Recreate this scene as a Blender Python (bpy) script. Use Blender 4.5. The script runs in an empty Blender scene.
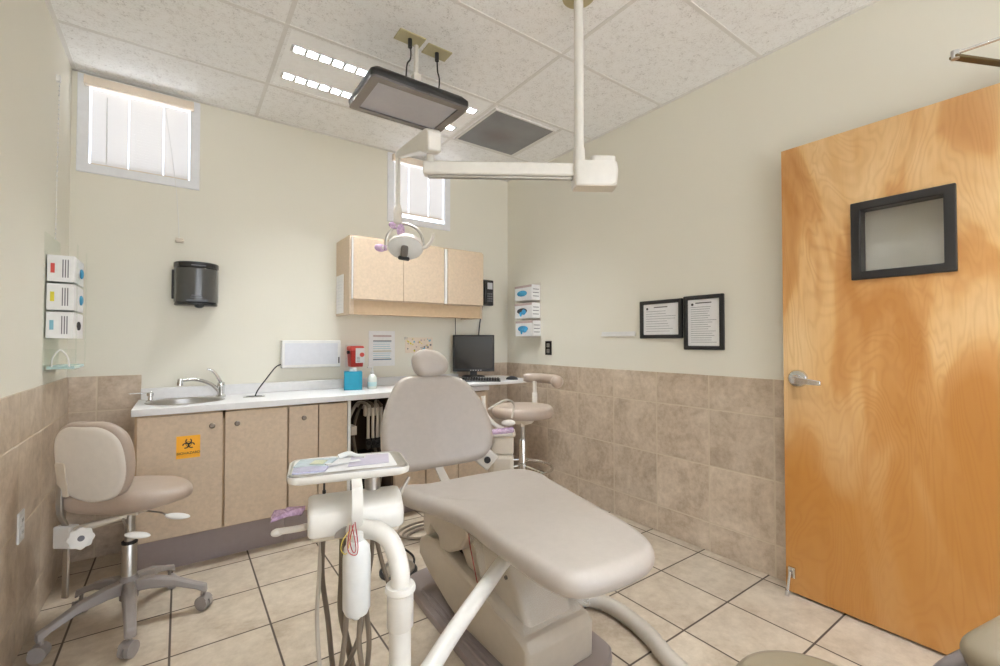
import bpy, bmesh, math, random
from mathutils import Vector, Matrix
from mathutils.geometry import tessellate_polygon
random.seed(4)
PI = math.pi
col = bpy.context.scene.collection
# ------------------------------------------------------------------ camera
F_PX, YAW, PITCH, CAMZ = 448.4, .6201, .01883, 1.235
cam = bpy.data.cameras.new('camera'); camo = bpy.data.objects.new('camera', cam); col.objects.link(camo)
cam.sensor_width = 36; cam.lens = F_PX / 1000 * 36; cam.clip_start = .05
camo.location = (0, 0, CAMZ); camo.rotation_euler = (PI/2 + PITCH, 0, -YAW)
bpy.context.scene.camera = camo
_c, _s = math.cos(YAW), math.sin(YAW)
_W = Vector((_s*math.cos(PITCH), _c*math.cos(PITCH), math.sin(PITCH))); _R = Vector((_c, -_s, 0)); _U = _R.cross(_W)
def pt(px, py, d):                       # point seen at a pixel, at depth d from the lens
    return Vector((0, 0, CAMZ)) + d*(_R*((px-500)/F_PX) - _U*((py-333)/F_PX) + _W)
# room
XL, XR, YB, YF, ZC = -.514, 2.56, 3.46, -2.3, 2.78

# ------------------------------------------------------------------ materials
def lin(r, g, b):
    f = lambda c: (c/255/12.92) if c/255 <= .04045 else ((c/255+.055)/1.055)**2.4
    return (f(r), f(g), f(b), 1)
class NT:
    def __init__(s, name):
        s.m = bpy.data.materials.new(name); s.m.use_nodes = True; s.t = s.m.node_tree
        s.n = s.t.nodes; s.b = s.n['Principled BSDF']; s.out = s.n['Material Output']
    def add(s, typ, **kw):
        n = s.n.new(typ)
        for k, v in kw.items():
            if k.startswith('i_'):
                n.inputs[k[2:].replace('_', ' ')].default_value = v
            else: setattr(n, k, v)
        return n
    def link(s, a, b): s.t.links.new(a, b)
    def math(s, op, a, b=None, c=None):
        n = s.n.new('ShaderNodeMath'); n.operation = op
        for i, v in enumerate((a, b, c)):
            if v is None: continue
            if isinstance(v, (int, float)): n.inputs[i].default_value = v
            else: s.link(v, n.inputs[i])
        return n.outputs[0]
    def mix(s, f, a, b, blend='MIX'):
        n = s.n.new('ShaderNodeMix'); n.data_type = 'RGBA'; n.blend_type = blend
        for i, v in ((0, f), (6, a), (7, b)):
            if isinstance(v, (int, float, tuple)): n.inputs[i].default_value = v
            else: s.link(v, n.inputs[i])
        return n.outputs[2]
    def ramp(s, f, stops):
        n = s.n.new('ShaderNodeValToRGB'); e = n.color_ramp.elements
        while len(e) < len(stops): e.new(.5)
        for k, (p, c) in zip(e, stops): k.position = p; k.color = c
        s.link(f, n.inputs[0]); return n.outputs[0]
    def noise(s, vec, scale, detail=3, rough=.5, dist=0, out=0):
        n = s.n.new('ShaderNodeTexNoise'); n.inputs['Scale'].default_value = scale; n.inputs['Detail'].default_value = detail
        n.inputs['Roughness'].default_value = rough; n.inputs['Distortion'].default_value = dist
        if vec is not None: s.link(vec, n.inputs['Vector'])
        return n.outputs[out]
    def bump(s, h, strength=.2, dist=.002):
        n = s.n.new('ShaderNodeBump'); n.inputs['Strength'].default_value = strength; n.inputs['Distance'].default_value = dist
        s.link(h, n.inputs['Height']); s.link(n.outputs[0], s.b.inputs['Normal'])
def plain(name, c, rough=.5, metal=0, spec=None, coat=0, var=0, vs=30, bump=0, bs=200, trans=0, alpha=1):
    t = NT(name); t.b.inputs['Roughness'].default_value = rough; t.b.inputs['Metallic'].default_value = metal
    if spec is not None: t.b.inputs['Specular IOR Level'].default_value = spec
    if coat: t.b.inputs['Coat Weight'].default_value = coat; t.b.inputs['Coat Roughness'].default_value = .15
    if trans: t.b.inputs['Transmission Weight'].default_value = trans
    tc = t.add('ShaderNodeTexCoord').outputs['Object']
    v = max(var, .03)
    n = t.noise(tc, vs, 4, .6)
    cc = Vector(c[:3])
    t.link(t.ramp(n, [(.3, (*(cc*(1-v)), 1)), (.7, (*(cc*(1+v)), 1))]), t.b.inputs['Base Color'])
    if bump: t.bump(t.noise(tc, bs, 2), bump, .001)
    t.b.inputs['Alpha'].default_value = alpha
    return t.m
def emit(name, c, s):
    t = NT(name); t.b.inputs['Base Color'].default_value = (.8, .8, .8, 1)
    t.b.inputs['Emission Color'].default_value = c; t.b.inputs['Emission Strength'].default_value = s
    return t.m
def clear(name, tint, gloss=.08, rough=.03, gcol=(1, 1, 1, 1), ior=1.45):
    t = NT(name); t.n.remove(t.b)
    a = t.add('ShaderNodeBsdfTransparent'); a.inputs[0].default_value = tint
    g = t.add('ShaderNodeBsdfGlossy'); g.inputs['Roughness'].default_value = rough; g.inputs[0].default_value = gcol
    fr = t.add('ShaderNodeLayerWeight'); fr.inputs['Blend'].default_value = .5
    fw = t.math('MULTIPLY', t.math('POWER', fr.outputs['Facing'], 5.0), (ior-1.0)*1.3)
    mx = t.add('ShaderNodeMixShader'); t.link(t.math('ADD', fw, gloss), mx.inputs[0])
    t.link(a.outputs[0], mx.inputs[1]); t.link(g.outputs[0], mx.inputs[2]); t.link(mx.outputs[0], t.out.inputs[0])
    return t.m
def film(name, c, op):                       # thin tinted translucent sheet
    t = NT(name); t.n.remove(t.b)
    a = t.add('ShaderNodeBsdfTransparent'); a.inputs[0].default_value = (1, 1, 1, 1)
    d = t.add('ShaderNodeBsdfPrincipled'); d.inputs['Roughness'].default_value = .25
    tc = t.add('ShaderNodeTexCoord').outputs['Object']; n = t.noise(tc, 40, 3, .6, 2)
    cc = Vector(c[:3]); t.link(t.ramp(n, [(.35, (*(cc*.8), 1)), (.65, (*[min(1, x*1.25+.1) for x in cc], 1))]), d.inputs['Base Color'])
    mx = t.add('ShaderNodeMixShader'); mx.inputs[0].default_value = op
    t.link(a.outputs[0], mx.inputs[1]); t.link(d.outputs[0], mx.inputs[2]); t.link(mx.outputs[0], t.out.inputs[0])
    return t.m
def tile_mat(name, u, u0, pu, v, v0, pv, g, c1, c2, c3, grout, rough=.45, ns=5., groutv=None):
    t = NT(name); pos = t.add('ShaderNodeNewGeometry').outputs['Position']
    sp = t.add('ShaderNodeSeparateXYZ'); t.link(pos, sp.inputs[0])
    A = {'x': sp.outputs[0], 'y': sp.outputs[1], 'z': sp.outputs[2]}
    def cell(ax, o, p):
        q = t.math('DIVIDE', t.math('SUBTRACT', A[ax], o), p)
        fl = t.math('FLOOR', q); fr = t.math('SUBTRACT', q, fl)
        d = t.math('MULTIPLY', t.math('MINIMUM', fr, t.math('SUBTRACT', 1.0, fr)), p)
        return fl, d
    fu, du = cell(u, u0, pu); fv, dv = cell(v, v0, pv)
    d = t.math('MINIMUM', du, dv)
    ed = t.math('SUBTRACT', 1.0, t.math('SMOOTHSTEP' if False else 'MINIMUM', t.math('MAXIMUM', t.math('DIVIDE', t.math('SUBTRACT', d, g*.5), g*.35), 0.0), 1.0))
    wn = t.add('ShaderNodeTexWhiteNoise'); wn.noise_dimensions = '2D'
    cb = t.add('ShaderNodeCombineXYZ'); t.link(fu, cb.inputs[0]); t.link(fv, cb.inputs[1]); t.link(cb.outputs[0], wn.inputs['Vector'])
    vm = t.add('ShaderNodeVectorMath', operation='MULTIPLY_ADD'); t.link(wn.outputs['Color'], vm.inputs[0]); vm.inputs[1].default_value = (20, 20, 20); t.link(pos, vm.inputs[2])
    n1 = t.noise(vm.outputs[0], ns, 8, .62, .6); n2 = t.noise(vm.outputs[0], ns*6, 5, .7)
    base = t.ramp(n1, [(.33, c1), (.5, c2), (.68, c3)])
    base = t.mix(.35, base, t.ramp(n2, [(.35, c1), (.65, c3)]))
    tone = t.math('MULTIPLY_ADD', wn.outputs['Value'], .10, .95)
    hs = t.add('ShaderNodeHueSaturation'); t.link(tone, hs.inputs['Value']); t.link(base, hs.inputs['Color'])
    t.link(t.mix(ed, hs.outputs[0], grout), t.b.inputs['Base Color'])
    t.link(t.math('MULTIPLY_ADD', ed, .4, rough), t.b.inputs['Roughness'])
    h = t.math('SUBTRACT', t.math('MULTIPLY', n2, .25), ed); t.bump(h, .5, .0015)
    return t.m
M = {}
def wallmat(name, c):
    t = NT(name); tc = t.add('ShaderNodeNewGeometry').outputs['Position']
    t.b.inputs['Roughness'].default_value = .75
    cc = Vector(c[:3]); t.link(t.ramp(t.noise(tc, 1.2, 3), [(.3, (*(cc*.985), 1)), (.7, (*(cc*1.015), 1))]), t.b.inputs['Base Color'])
    t.bump(t.noise(tc, 90, 3, .6), .12, .002); return t.m
M['wall'] = wallmat('cream_wall_paint', lin(230, 227, 214))
def ceilmat():
    t = NT('mineral_ceiling_tile'); pos = t.add('ShaderNodeNewGeometry').outputs['Position']
    t.b.inputs['Roughness'].default_value = .95
    n = t.noise(pos, 110, 4, .8, .6); n2 = t.noise(pos, 30, 2)
    f = t.math('MULTIPLY_ADD', n2, .35, n)
    t.link(t.ramp(f, [(.50, lin(206, 205, 204)), (.60, lin(240, 239, 238)), (.72, lin(246, 246, 246))]), t.b.inputs['Base Color'])
    t.bump(f, .35, .003); return t.m
M['ceil'] = ceilmat()
M['tbar'] = plain('painted_ceiling_grid', lin(226, 224, 221), .5)
wt = (lin(164, 145, 124), lin(196, 178, 157), lin(218, 203, 184), lin(206, 192, 170))
M['tile_x'] = tile_mat('beige_wall_tile_side', 'y', 1.09, .3573, 'z', .17, .333, .006, *wt, rough=.4)
M['tile_y'] = tile_mat('beige_wall_tile_back', 'x', -.514+.13, .3573, 'z', .17, .333, .006, *wt, rough=.4)
M['floor'] = tile_mat('beige_floor_tile', 'x', 2.125-.3575*12, .3575, 'y', .752-.3575*12, .3585, .006,
                      lin(162, 145, 124), lin(192, 178, 158), lin(212, 200, 182), lin(84, 72, 62), rough=.3, ns=3.2)
M['lam'] = plain('beige_speckled_laminate', lin(204, 184, 160), .5, var=.08, vs=55)
M['lamedge'] = plain('beige_laminate_edge', lin(198, 172, 140), .5, var=.05)
M['counter'] = plain('white_solid_counter', lin(224, 223, 223), .3, var=.02)
M['kick'] = plain('mauve_grey_vinyl_kick', lin(156, 144, 142), .5)
M['dark'] = plain('dark_gap', lin(30, 26, 24), .8)
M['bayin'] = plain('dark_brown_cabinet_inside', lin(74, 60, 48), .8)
M['vinyl'] = plain('taupe_upholstery_vinyl', lin(176, 167, 158), .33, spec=.5, var=.02, bump=.05, bs=400)
M['vinyl2'] = plain('warm_taupe_stool_vinyl', lin(176, 160, 146), .36, spec=.5, var=.02)
M['vinyl3'] = plain('olive_taupe_stool_vinyl', lin(132, 120, 100), .4, var=.02)
M['shell'] = plain('white_satin_plastic', lin(220, 214, 205), .3, var=.015)
M['shell2'] = plain('cream_satin_plastic', lin(214, 204, 188), .35, var=.02)
M['housing'] = plain('beige_moulded_housing', lin(192, 182, 167), .32, var=.02)
M['plate'] = plain('mauve_grey_base_plate', lin(148, 137, 134), .4, var=.015, vs=4)
M['tubegrey'] = plain('dark_grey_tube', lin(112, 104, 102), .35)
M['knobm'] = plain('dark_nickel', lin(118, 108, 98), .35, .6)
M['midgrey'] = plain('mid_grey_plastic', lin(112, 108, 104), .4)
M['grey'] = plain('grey_painted_casting', lin(150, 143, 139), .4, var=.02)
M['chrome'] = plain('polished_chrome', (.72, .72, .71, 1), .14, 1)
M['steel'] = plain('brushed_steel', (.55, .53, .50, 1), .32, 1)
M['bronze'] = plain('dark_bronze_metal', lin(110, 92, 62), .45, .8)
M['black'] = plain('black_plastic', lin(34, 33, 34), .4)
M['blackframe'] = plain('black_painted_wood', lin(32, 30, 30), .35)
M['smoke'] = plain('smoked_grey_plastic', lin(72, 72, 70), .18, coat=.4)
M['smoke_d'] = plain('dark_smoked_plastic', lin(40, 40, 40), .25)
M['white'] = plain('white_plastic', lin(228, 228, 226), .35)
M['arm'] = plain('white_powder_coated_arm', lin(222, 219, 212), .28)
M['paper'] = plain('white_paper', lin(236, 236, 236), .7)
M['ink'] = plain('grey_print', lin(120, 120, 126), .7)
M['inkd'] = plain('dark_print', lin(50, 48, 48), .7)
M['hose'] = plain('taupe_rubber_hose', lin(128, 116, 102), .5)
M['hoseg'] = plain('grey_ribbed_hose', lin(188, 180, 168), .5)
M['hosed'] = plain('dark_taupe_hose', lin(112, 100, 86), .5)
M['teal'] = plain('teal_cardboard', lin(20, 140, 168), .5)
M['red'] = plain('red_translucent_plastic', lin(176, 40, 30), .3)
M['redp'] = plain('red_print', lin(216, 84, 76), .6)
M['redwire'] = plain('red_tubing', lin(165, 25, 35), .4)
M['yelwire'] = plain('yellow_tubing', lin(215, 195, 90), .4)
M['yellow'] = plain('yellow_print', lin(220, 205, 60), .6)
M['orange'] = plain('amber_sticker', lin(255, 184, 40), .5)
M['bluep'] = plain('pale_blue_print', lin(130, 185, 205), .6)
M['glove'] = plain('blue_glove_print', lin(70, 160, 205), .5)
M['salmon'] = plain('dusty_pink_print', lin(196, 176, 172), .6)
M['lav'] = plain('lavender_paper', lin(208, 202, 218), .7)
M['blush'] = plain('cream_blind_rail', lin(232, 218, 200), .45)
M['winframe'] = plain('white_aluminium_frame', lin(234, 236, 240), .35)
M['vent'] = None
M['screen'] = plain('dark_screen_glass', lin(26, 28, 32), .12, coat=.5)
M['tvscreen'] = plain('grey_screen_glass', lin(156, 158, 170), .12, spec=.7, coat=.5)
M['tvbezel'] = plain('grey_screen_bezel', lin(104, 100, 98), .25, coat=.3)
M['pane'] = clear('clear_window_glass', (.97, .98, 1, 1), .04)
M['doorpane'] = clear('door_vision_glass', (.93, .93, .93, 1), .04)
M['acrylic'] = clear('clear_acrylic', (.97, .98, .97, 1), .02, ior=1.12)
M['purple'] = film('purple_barrier_film', lin(200, 165, 205), .55)
M['clearfilm'] = film('clear_barrier_sleeve', lin(235, 228, 215), .25)
M['bottle'] = plain('frosted_bottle_plastic', lin(218, 219, 217), .35, var=.01)
M['sani'] = plain('pale_aqua_plastic', lin(190, 220, 222), .25)
M['beigeplate'] = plain('tan_ceiling_plate', lin(186, 176, 138), .5)
def blindmat():
    t = NT('white_translucent_blind'); t.n.remove(t.b)
    d = t.add('ShaderNodeBsdfDiffuse'); d.inputs[0].default_value = lin(244, 242, 240)
    tr = t.add('ShaderNodeBsdfTranslucent'); tr.inputs[0].default_value = lin(246, 246, 248)
    mx = t.add('ShaderNodeMixShader'); mx.inputs[0].default_value = .17
    t.link(d.outputs[0], mx.inputs[1]); t.link(tr.outputs[0], mx.inputs[2]); t.link(mx.outputs[0], t.out.inputs[0]); return t.m
M['blind'] = blindmat()
def ventmat():
    t = NT('perforated_grey_metal'); pos = t.add('ShaderNodeNewGeometry').outputs['Position']
    t.b.inputs['Roughness'].default_value = .5; t.b.inputs['Metallic'].default_value = .3
    v = t.add('ShaderNodeTexVoronoi'); v.inputs['Scale'].default_value = 170; v.inputs['Randomness'].default_value = 0
    t.link(pos, v.inputs['Vector'])
    base = t.ramp(t.noise(pos, 3, 2), [(.3, lin(138, 138, 142)), (.7, lin(160, 160, 164))])
    # rust coloured dust stain in the middle of the grille
    sub = t.add('ShaderNodeVectorMath', operation='DISTANCE'); t.link(pos, sub.inputs[0]); sub.inputs[1].default_value = (1.93, 2.72, ZC)
    st = t.ramp(sub.outputs['Value'], [(.02, (.45, .45, .45, 1)), (.17, (0, 0, 0, 1))])
    base = t.mix(st, base, lin(120, 98, 88))
    t.link(t.mix(t.ramp(v.outputs['Distance'], [(.2, (.5, .5, .5, 1)), (.3, (0, 0, 0, 1))]), base, lin(60, 60, 62)), t.b.inputs['Base Color'])
    return t.m
M['vent'] = ventmat()
def woodmat():
    t = NT('varnished_birch_veneer'); pos = t.add('ShaderNodeNewGeometry').outputs['Position']
    t.b.inputs['Roughness'].default_value = .32; t.b.inputs['Coat Weight'].default_value = .25; t.b.inputs['Coat Roughness'].default_value = .2
    mp = t.add('ShaderNodeMapping'); mp.inputs['Scale'].default_value = (1, 1, .24); t.link(pos, mp.inputs[0])
    big = t.noise(mp.outputs[0], 2.6, 3, .5, 1.1)
    rings = t.math('MULTIPLY', t.math('ADD', big, t.math('MULTIPLY', t.noise(pos, 9, 2, .5), .03)), 210.0)
    ring = t.math('MULTIPLY_ADD', t.math('SINE', rings), .5, .5)
    mp2 = t.add('ShaderNodeMapping'); mp2.inputs['Scale'].default_value = (1, 1, .06); t.link(pos, mp2.inputs[0])
    fine = t.noise(mp2.outputs[0], 120, 4, .7)
    mp3 = t.add('ShaderNodeMapping'); mp3.inputs['Scale'].default_value = (1, 1, .32); mp3.inputs['Location'].default_value = (3.1, 1.7, .4); t.link(pos, mp3.inputs[0])
    patch = t.noise(mp3.outputs[0], 3.0, 3, .5, 1.2)
    base = t.ramp(patch, [(.34, lin(186, 130, 68)), (.47, lin(208, 158, 98)), (.53, lin(224, 184, 128)), (.66, lin(232, 198, 146))])
    # the varnish is more orange on the lower half of the leaf
    sp = t.add('ShaderNodeSeparateXYZ'); t.link(pos, sp.inputs[0])
    lo = t.ramp(t.math('MULTIPLY_ADD', patch, .5, t.math('MULTIPLY', sp.outputs[2], .6)), [(.55, (1, 1, 1, 1)), (1.0, (0, 0, 0, 1))])
    base = t.mix(t.math('MULTIPLY', lo, .8), base, lin(184, 126, 56))
    base = t.mix(t.math('MULTIPLY', t.math('MULTIPLY', t.math('POWER', ring, 2.0), t.noise(mp3.outputs[0], 5, 2, .5)), .34), base, lin(160, 98, 42))
    base = t.mix(t.math('MULTIPLY', fine, .28), base, lin(176, 116, 58))
    t.link(base, t.b.inputs['Base Color']); t.bump(fine, .05, .001)
    return t.m
M['wood'] = woodmat()
M['tube'] = emit('fluorescent_tube', (.93, .97, 1.0, 1), 300)
M['louvre'] = plain('satin_aluminium_louvre', lin(205, 205, 205), .35)
M['fixture'] = plain('white_fixture_enamel', lin(250, 250, 250), .4)

# ------------------------------------------------------------------ mesh helpers
def new(): return bmesh.new()
def obj(name, bm, mat, parent=None, bevel=0, seg=2, sharp=38, label=None, smooth=True):
    bmesh.ops.recalc_face_normals(bm, faces=bm.faces)
    o_loc = Vector((0, 0, 0))
    if parent is not None:
        r = parent; mtx = r.matrix_basis.copy()
        while r.parent: r = r.parent; mtx = r.matrix_basis @ mtx
        bm.transform(mtx.inverted())
    else:
        xs = [v.co.x for v in bm.verts]; ys = [v.co.y for v in bm.verts]; zs = [v.co.z for v in bm.verts]
        o_loc = Vector(((min(xs)+max(xs))/2, (min(ys)+max(ys))/2, min(zs))); bm.transform(Matrix.Translation(-o_loc))
    me = bpy.data.meshes.new(name); bm.to_mesh(me); bm.free()
    me.materials.append(M[mat] if isinstance(mat, str) else mat)
    if smooth:
        me.polygons.foreach_set('use_smooth', [True]*len(me.polygons)); me.set_sharp_from_angle(angle=math.radians(sharp))
    o = bpy.data.objects.new(name, me); col.objects.link(o)
    if parent is not None: o.parent = parent
    else: o.location = o_loc
    if bevel:
        m = o.modifiers.new('bevel', 'BEVEL'); m.width = bevel; m.segments = seg; m.limit_method = 'ANGLE'; m.angle_limit = math.radians(35); m.harden_normals = False
    if label: o['label'] = label
    return o
def thing(name, label, cat, loc=(0, 0, 0), rz=0, group=None):
    o = bpy.data.objects.new(name, None); col.objects.link(o); o.empty_display_size = .05
    o.location = loc; o.rotation_euler = (0, 0, rz); o.matrix_basis = Matrix.Translation(Vector(loc)) @ Matrix.Rotation(rz, 4, 'Z')
    o['label'] = label; o['category'] = cat
    if group: o['group'] = group
    return o
def tag(o, label, cat, group=None):
    o['label'] = label; o['category'] = cat
    if group: o['group'] = group
    return o
def struct(name, bm, mat, **k):
    o = obj(name, bm, mat, **k); o['kind'] = 'structure'; return o
def copy_tree(o, parent=None):
    c = o.copy(); col.objects.link(c); c.parent = parent
    for ch in list(o.children): copy_tree(ch, c)
    return c
def box(bm, x0, x1, y0, y1, z0, z1, mx=None):
    r = bmesh.ops.create_cube(bm, size=1)['verts']
    T = Matrix.Translation(((x0+x1)/2, (y0+y1)/2, (z0+z1)/2)) @ Matrix.Diagonal((abs(x1-x0), abs(y1-y0), abs(z1-z0), 1))
    if mx is not None: T = mx @ T
    bmesh.ops.transform(bm, matrix=T, verts=r); return bm
def frame_of(o, rz=0, tilt=None):
    m = Matrix.Translation(Vector(o)) @ Matrix.Rotation(rz, 4, 'Z')
    if tilt is not None: m = m @ Matrix.Rotation(tilt[1], 4, tilt[0])
    return m
def ring_loft(bm, rings, cap0=True, cap1=True):
    vs = [[bm.verts.new(p) for p in r] for r in rings]
    n = len(vs[0])
    for a, b in zip(vs, vs[1:]):
        for i in range(n):
            bm.faces.new((a[i], a[(i+1) % n], b[(i+1) % n], b[i]))
    if cap0: bm.faces.new(vs[0][::-1])
    if cap1: bm.faces.new(vs[-1])
    return vs
def smooth_path(pts, k=6, closed=False):
    P = [Vector(p) for p in pts]; n = len(P); out = []
    rng = n if closed else n-1
    for i in range(rng):
        if closed: a, b, c, d = P[(i-1) % n], P[i], P[(i+1) % n], P[(i+2) % n]
        else: a, b, c, d = P[max(i-1, 0)], P[i], P[i+1], P[min(i+2, n-1)]
        for j in range(k):
            t = j/k
            out.append(.5*((2*b)+(-a+c)*t+(2*a-5*b+4*c-d)*t*t+(-a+3*b-3*c+d)*t**3))
    if not closed: out.append(P[-1].copy())
    return out
def tube(bm, pts, r, n=12, k=6, straight=False, cap=True):
    P = [Vector(p) for p in pts] if straight else smooth_path(pts, k)
    m = len(P)
    rr = r if callable(r) else (lambda t: r)
    rings = []; up = None
    for i, p in enumerate(P):
        d = (P[min(i+1, m-1)]-P[max(i-1, 0)]).normalized()
        if up is None: up = d.orthogonal().normalized()
        up = (up - d*up.dot(d)); up = up.normalized() if up.length > 1e-6 else d.orthogonal().normalized()
        w = d.cross(up); q = rr(i/(m-1))
        rings.append([p + (up*math.cos(2*PI*j/n)+w*math.sin(2*PI*j/n))*q for j in range(n)])
    ring_loft(bm, rings, cap, cap); return bm
def cyl(bm, a, b, r, n=20, r2=None):
    r2 = r if r2 is None else r2
    return tube(bm, [a, b], lambda t: r+(r2-r)*t, n=n, straight=True)
def lathe(bm, prof, o=(0, 0, 0), n=32, mx=None):
    o = Vector(o); rings = []
    for r, z in prof:
        rings.append([o+Vector((max(r, 1e-4)*math.cos(2*PI*j/n), max(r, 1e-4)*math.sin(2*PI*j/n), z)) for j in range(n)])
    if mx is not None: rings = [[mx @ p for p in q] for q in rings]
    ring_loft(bm, rings); return bm
def ball(bm, c, r, sx=1, sy=1, sz=1, mx=None, u=24, v=14):
    vs = bmesh.ops.create_uvsphere(bm, u_segments=u, v_segments=v, radius=r)['verts']
    T = Matrix.Translation(Vector(c)) @ (mx or Matrix.Identity(4)) @ Matrix.Diagonal((sx, sy, sz, 1))
    bmesh.ops.transform(bm, matrix=T, verts=vs); return bm
def prism(bm, poly, z0, z1, mx=None):
    mx = mx or Matrix.Identity(4)
    ring_loft(bm, [[mx @ Vector((p[0], p[1], z)) for p in poly] for z in (z0, z1)]); return bm
def inset_poly(P, d):
    n = len(P); ar = sum(P[i][0]*P[(i+1) % n][1]-P[(i+1) % n][0]*P[i][1] for i in range(n)); sg = 1 if ar > 0 else -1
    out = []
    for i in range(n):
        t = (P[(i+1) % n]-P[(i-1) % n]); t.normalize(); out.append(P[i]+Vector((-t.y, t.x))*d*sg)
    return out
def pad(bm, outline, thick, r, mx=None, hf=None, crown=0, k=5, flatbot=.8, sm=True, tf=None):
    """rounded cushion: outline in the local xy plane, body from z=-thick to 0"""
    P = [Vector(p[:2]) for p in smooth_path([(a, b, 0) for a, b in outline], k, True)] if sm else [Vector(p) for p in outline]
    c = Vector((sum(p.x for p in P)/len(P), sum(p.y for p in P)/len(P)))
    mx = mx or Matrix.Identity(4)
    hf = hf or (lambda x, y: 0)
    tf = tf or (lambda x, y: thick)
    rings = []
    def ring(d, kind, dz, f=1):
        Q = inset_poly(P, d) if d else P
        out = []
        for q in Q:
            q = c+(q-c)*f
            T = tf(q.x, q.y)
            base = 0 if kind else -T
            z = base+dz*(T/thick)+hf(q.x, q.y)+(crown*(1-f*f) if kind else 0)
            out.append(mx @ Vector((q.x, q.y, z)))
        return out
    rb = r*flatbot
    for f in (.03, .3, .6, .85): rings.append(ring(rb, 0, 0, f))
    for a in range(5): t = a/4*PI/2; rings.append(ring(rb*(1-math.sin(t)), 0, rb*(1-math.cos(t))))
    for a in range(7): t = a/6*PI/2; rings.append(ring(r*(1-math.cos(t)), 1, -r*(1-math.sin(t))))
    for f in (.93, .8, .6, .4, .2, .02): rings.append(ring(r, 1, 0, f))
    ring_loft(bm, rings); return bm
def text(body, size, mx, mat, parent, name='lettering', depth=.0004, align='CENTER'):
    cu = bpy.data.curves.new('t', 'FONT'); cu.body = body; cu.size = size; cu.extrude = depth; cu.align_x = align; cu.resolution_u = 3
    o = bpy.data.objects.new('t', cu); col.objects.link(o); bpy.context.view_layer.update()
    me = bpy.data.meshes.new_from_object(o.evaluated_get(bpy.context.evaluated_depsgraph_get()))
    bpy.data.objects.remove(o); bm = new(); bm.from_mesh(me); bpy.data.meshes.remove(me); bm.transform(mx)
    return obj(name, bm, mat, parent, smooth=False)
def wallplane(axis, pos, x, z):            # frame whose local x runs along the wall as seen, local y up, local z out of the wall
    if axis == 'back': return Matrix.Translation((x, pos, z)) @ Matrix.Rotation(PI/2, 4, 'X')
    if axis == 'right': return Matrix.Translation((pos, x, z)) @ Matrix.Rotation(-PI/2, 4, 'Z') @ Matrix.Rotation(PI/2, 4, 'X')
def rrect(x0, x1, y0, y1, r, n=5):
    out = []
    for cx, cy, a0 in ((x1-r, y1-r, 0), (x0+r, y1-r, 90), (x0+r, y0+r, 180), (x1-r, y0+r, 270)):
        for i in range(n+1):
            a = math.radians(a0+90*i/n); out.append((cx+r*math.cos(a), cy+r*math.sin(a)))
    return out
def plate_with_holes(bm, outer, holes, z0, z1, mx=None):
    mx = mx or Matrix.Identity(4); loops = [outer]+holes
    for z in (z0, z1):
        vv = [[Vector((p[0], p[1], z)) for p in l] for l in loops]
        tr = tessellate_polygon(vv); flat = [bm.verts.new(mx @ v) for l in vv for v in l]
        for t in tr:
            try: bm.faces.new([flat[i] for i in t])
            except ValueError: pass
        if z == z0: a = flat
        else: b = flat
    k = 0
    for l in loops:
        n = len(l)
        for i in range(n): bm.faces.new((a[k+i], a[k+(i+1) % n], b[k+(i+1) % n], b[k+i]))
        k += n
    return bm

# ------------------------------------------------------------------ room shell
T = .16
W1 = (-.490, .092, 2.205, 2.768); W2 = (1.352, 1.925, 2.205, 2.768)
b = box(new(), XL-T, XR+T, YF-T, YB+T, -.1, 0); struct('floor', b, 'floor')
rect = lambda x0, x1, y0, y1: [(x0, y0), (x1, y0), (x1, y1), (x0, y1)]
FX = [(.435, 1.635, 2.385, 2.945), (.435, 1.635, -.03+.001, .53)]
VT = (1.683, 2.22, 2.405, 2.945)
b = plate_with_holes(new(), rect(XL-T, XR+T, YF-T, YB+T), [rect(*f) for f in FX]+[rect(.435, 1.635, -1.85, -1.29)], ZC, ZC+.05); struct('ceiling', b, 'ceil', smooth=False)
b = box(new(), XL-T, XR+T, YF-T, YB+T, ZC+.2, ZC+.25); struct('ceiling', b, 'fixture')
b = box(new(), XL-T, XL, YF-T, YB+T, 0, ZC+.2); struct('wall_left', b, 'wall')
back = wallplane('back', YB+T, 0, 0)
b = plate_with_holes(new(), rect(XL-.01, XR+T, 0, ZC+.2), [rect(*W1), rect(*W2)], 0, T, back); struct('wall_back', b, 'wall', smooth=False)
b = new(); box(b, XR, XR+T, .02, YB+T, 0, ZC+.2); box(b, XR, XR+T, YF-T, -.91, 0, ZC+.2); box(b, XR, XR+T, -.92, .03, 2.17, ZC+.2); struct('wall_right', b, 'wall')
frontp = Matrix.Translation((0, YF-T, 0)) @ Matrix.Rotation(PI/2, 4, 'X')
W3 = (-.3, 2.4, .35, 2.5)
b = plate_with_holes(new(), rect(XL-T, XR+T, 0, ZC+.2), [rect(*W3)], -T, 0, frontp); struct('wall_front', b, 'wall', smooth=False)
b = plate_with_holes(new(), rect(*W3), [rect(W3[0]+.06, 1.02, W3[2]+.06, W3[3]-.06), rect(1.08, W3[1]-.06, W3[2]+.06, W3[3]-.06)], -.12, -.05, frontp); w3 = struct('window_3', b, 'winframe', smooth=False)  # added window, out of view, lets in extra daylight to brighten the room
b = box(new(), W3[0]+.05, W3[1]-.05, YF-T+.08, YF-T+.086, W3[2]+.05, W3[3]-.05); obj('pane', b, 'pane', w3)
b = new(); box(b, 3.7, 3.8, -1.6, .8, 0, 2.9); box(b, XR, 3.8, .7, .8, 0, 2.9); box(b, XR, 3.8, -1.6, -1.5, 0, 2.9); box(b, XR+T, 3.8, -1.6, .8, 2.5, 2.6); struct('wall_hall', b, 'wall')
b = box(new(), XR+T, 3.8, -1.6, .8, -.1, 0); struct('floor', b, 'floor')
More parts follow.
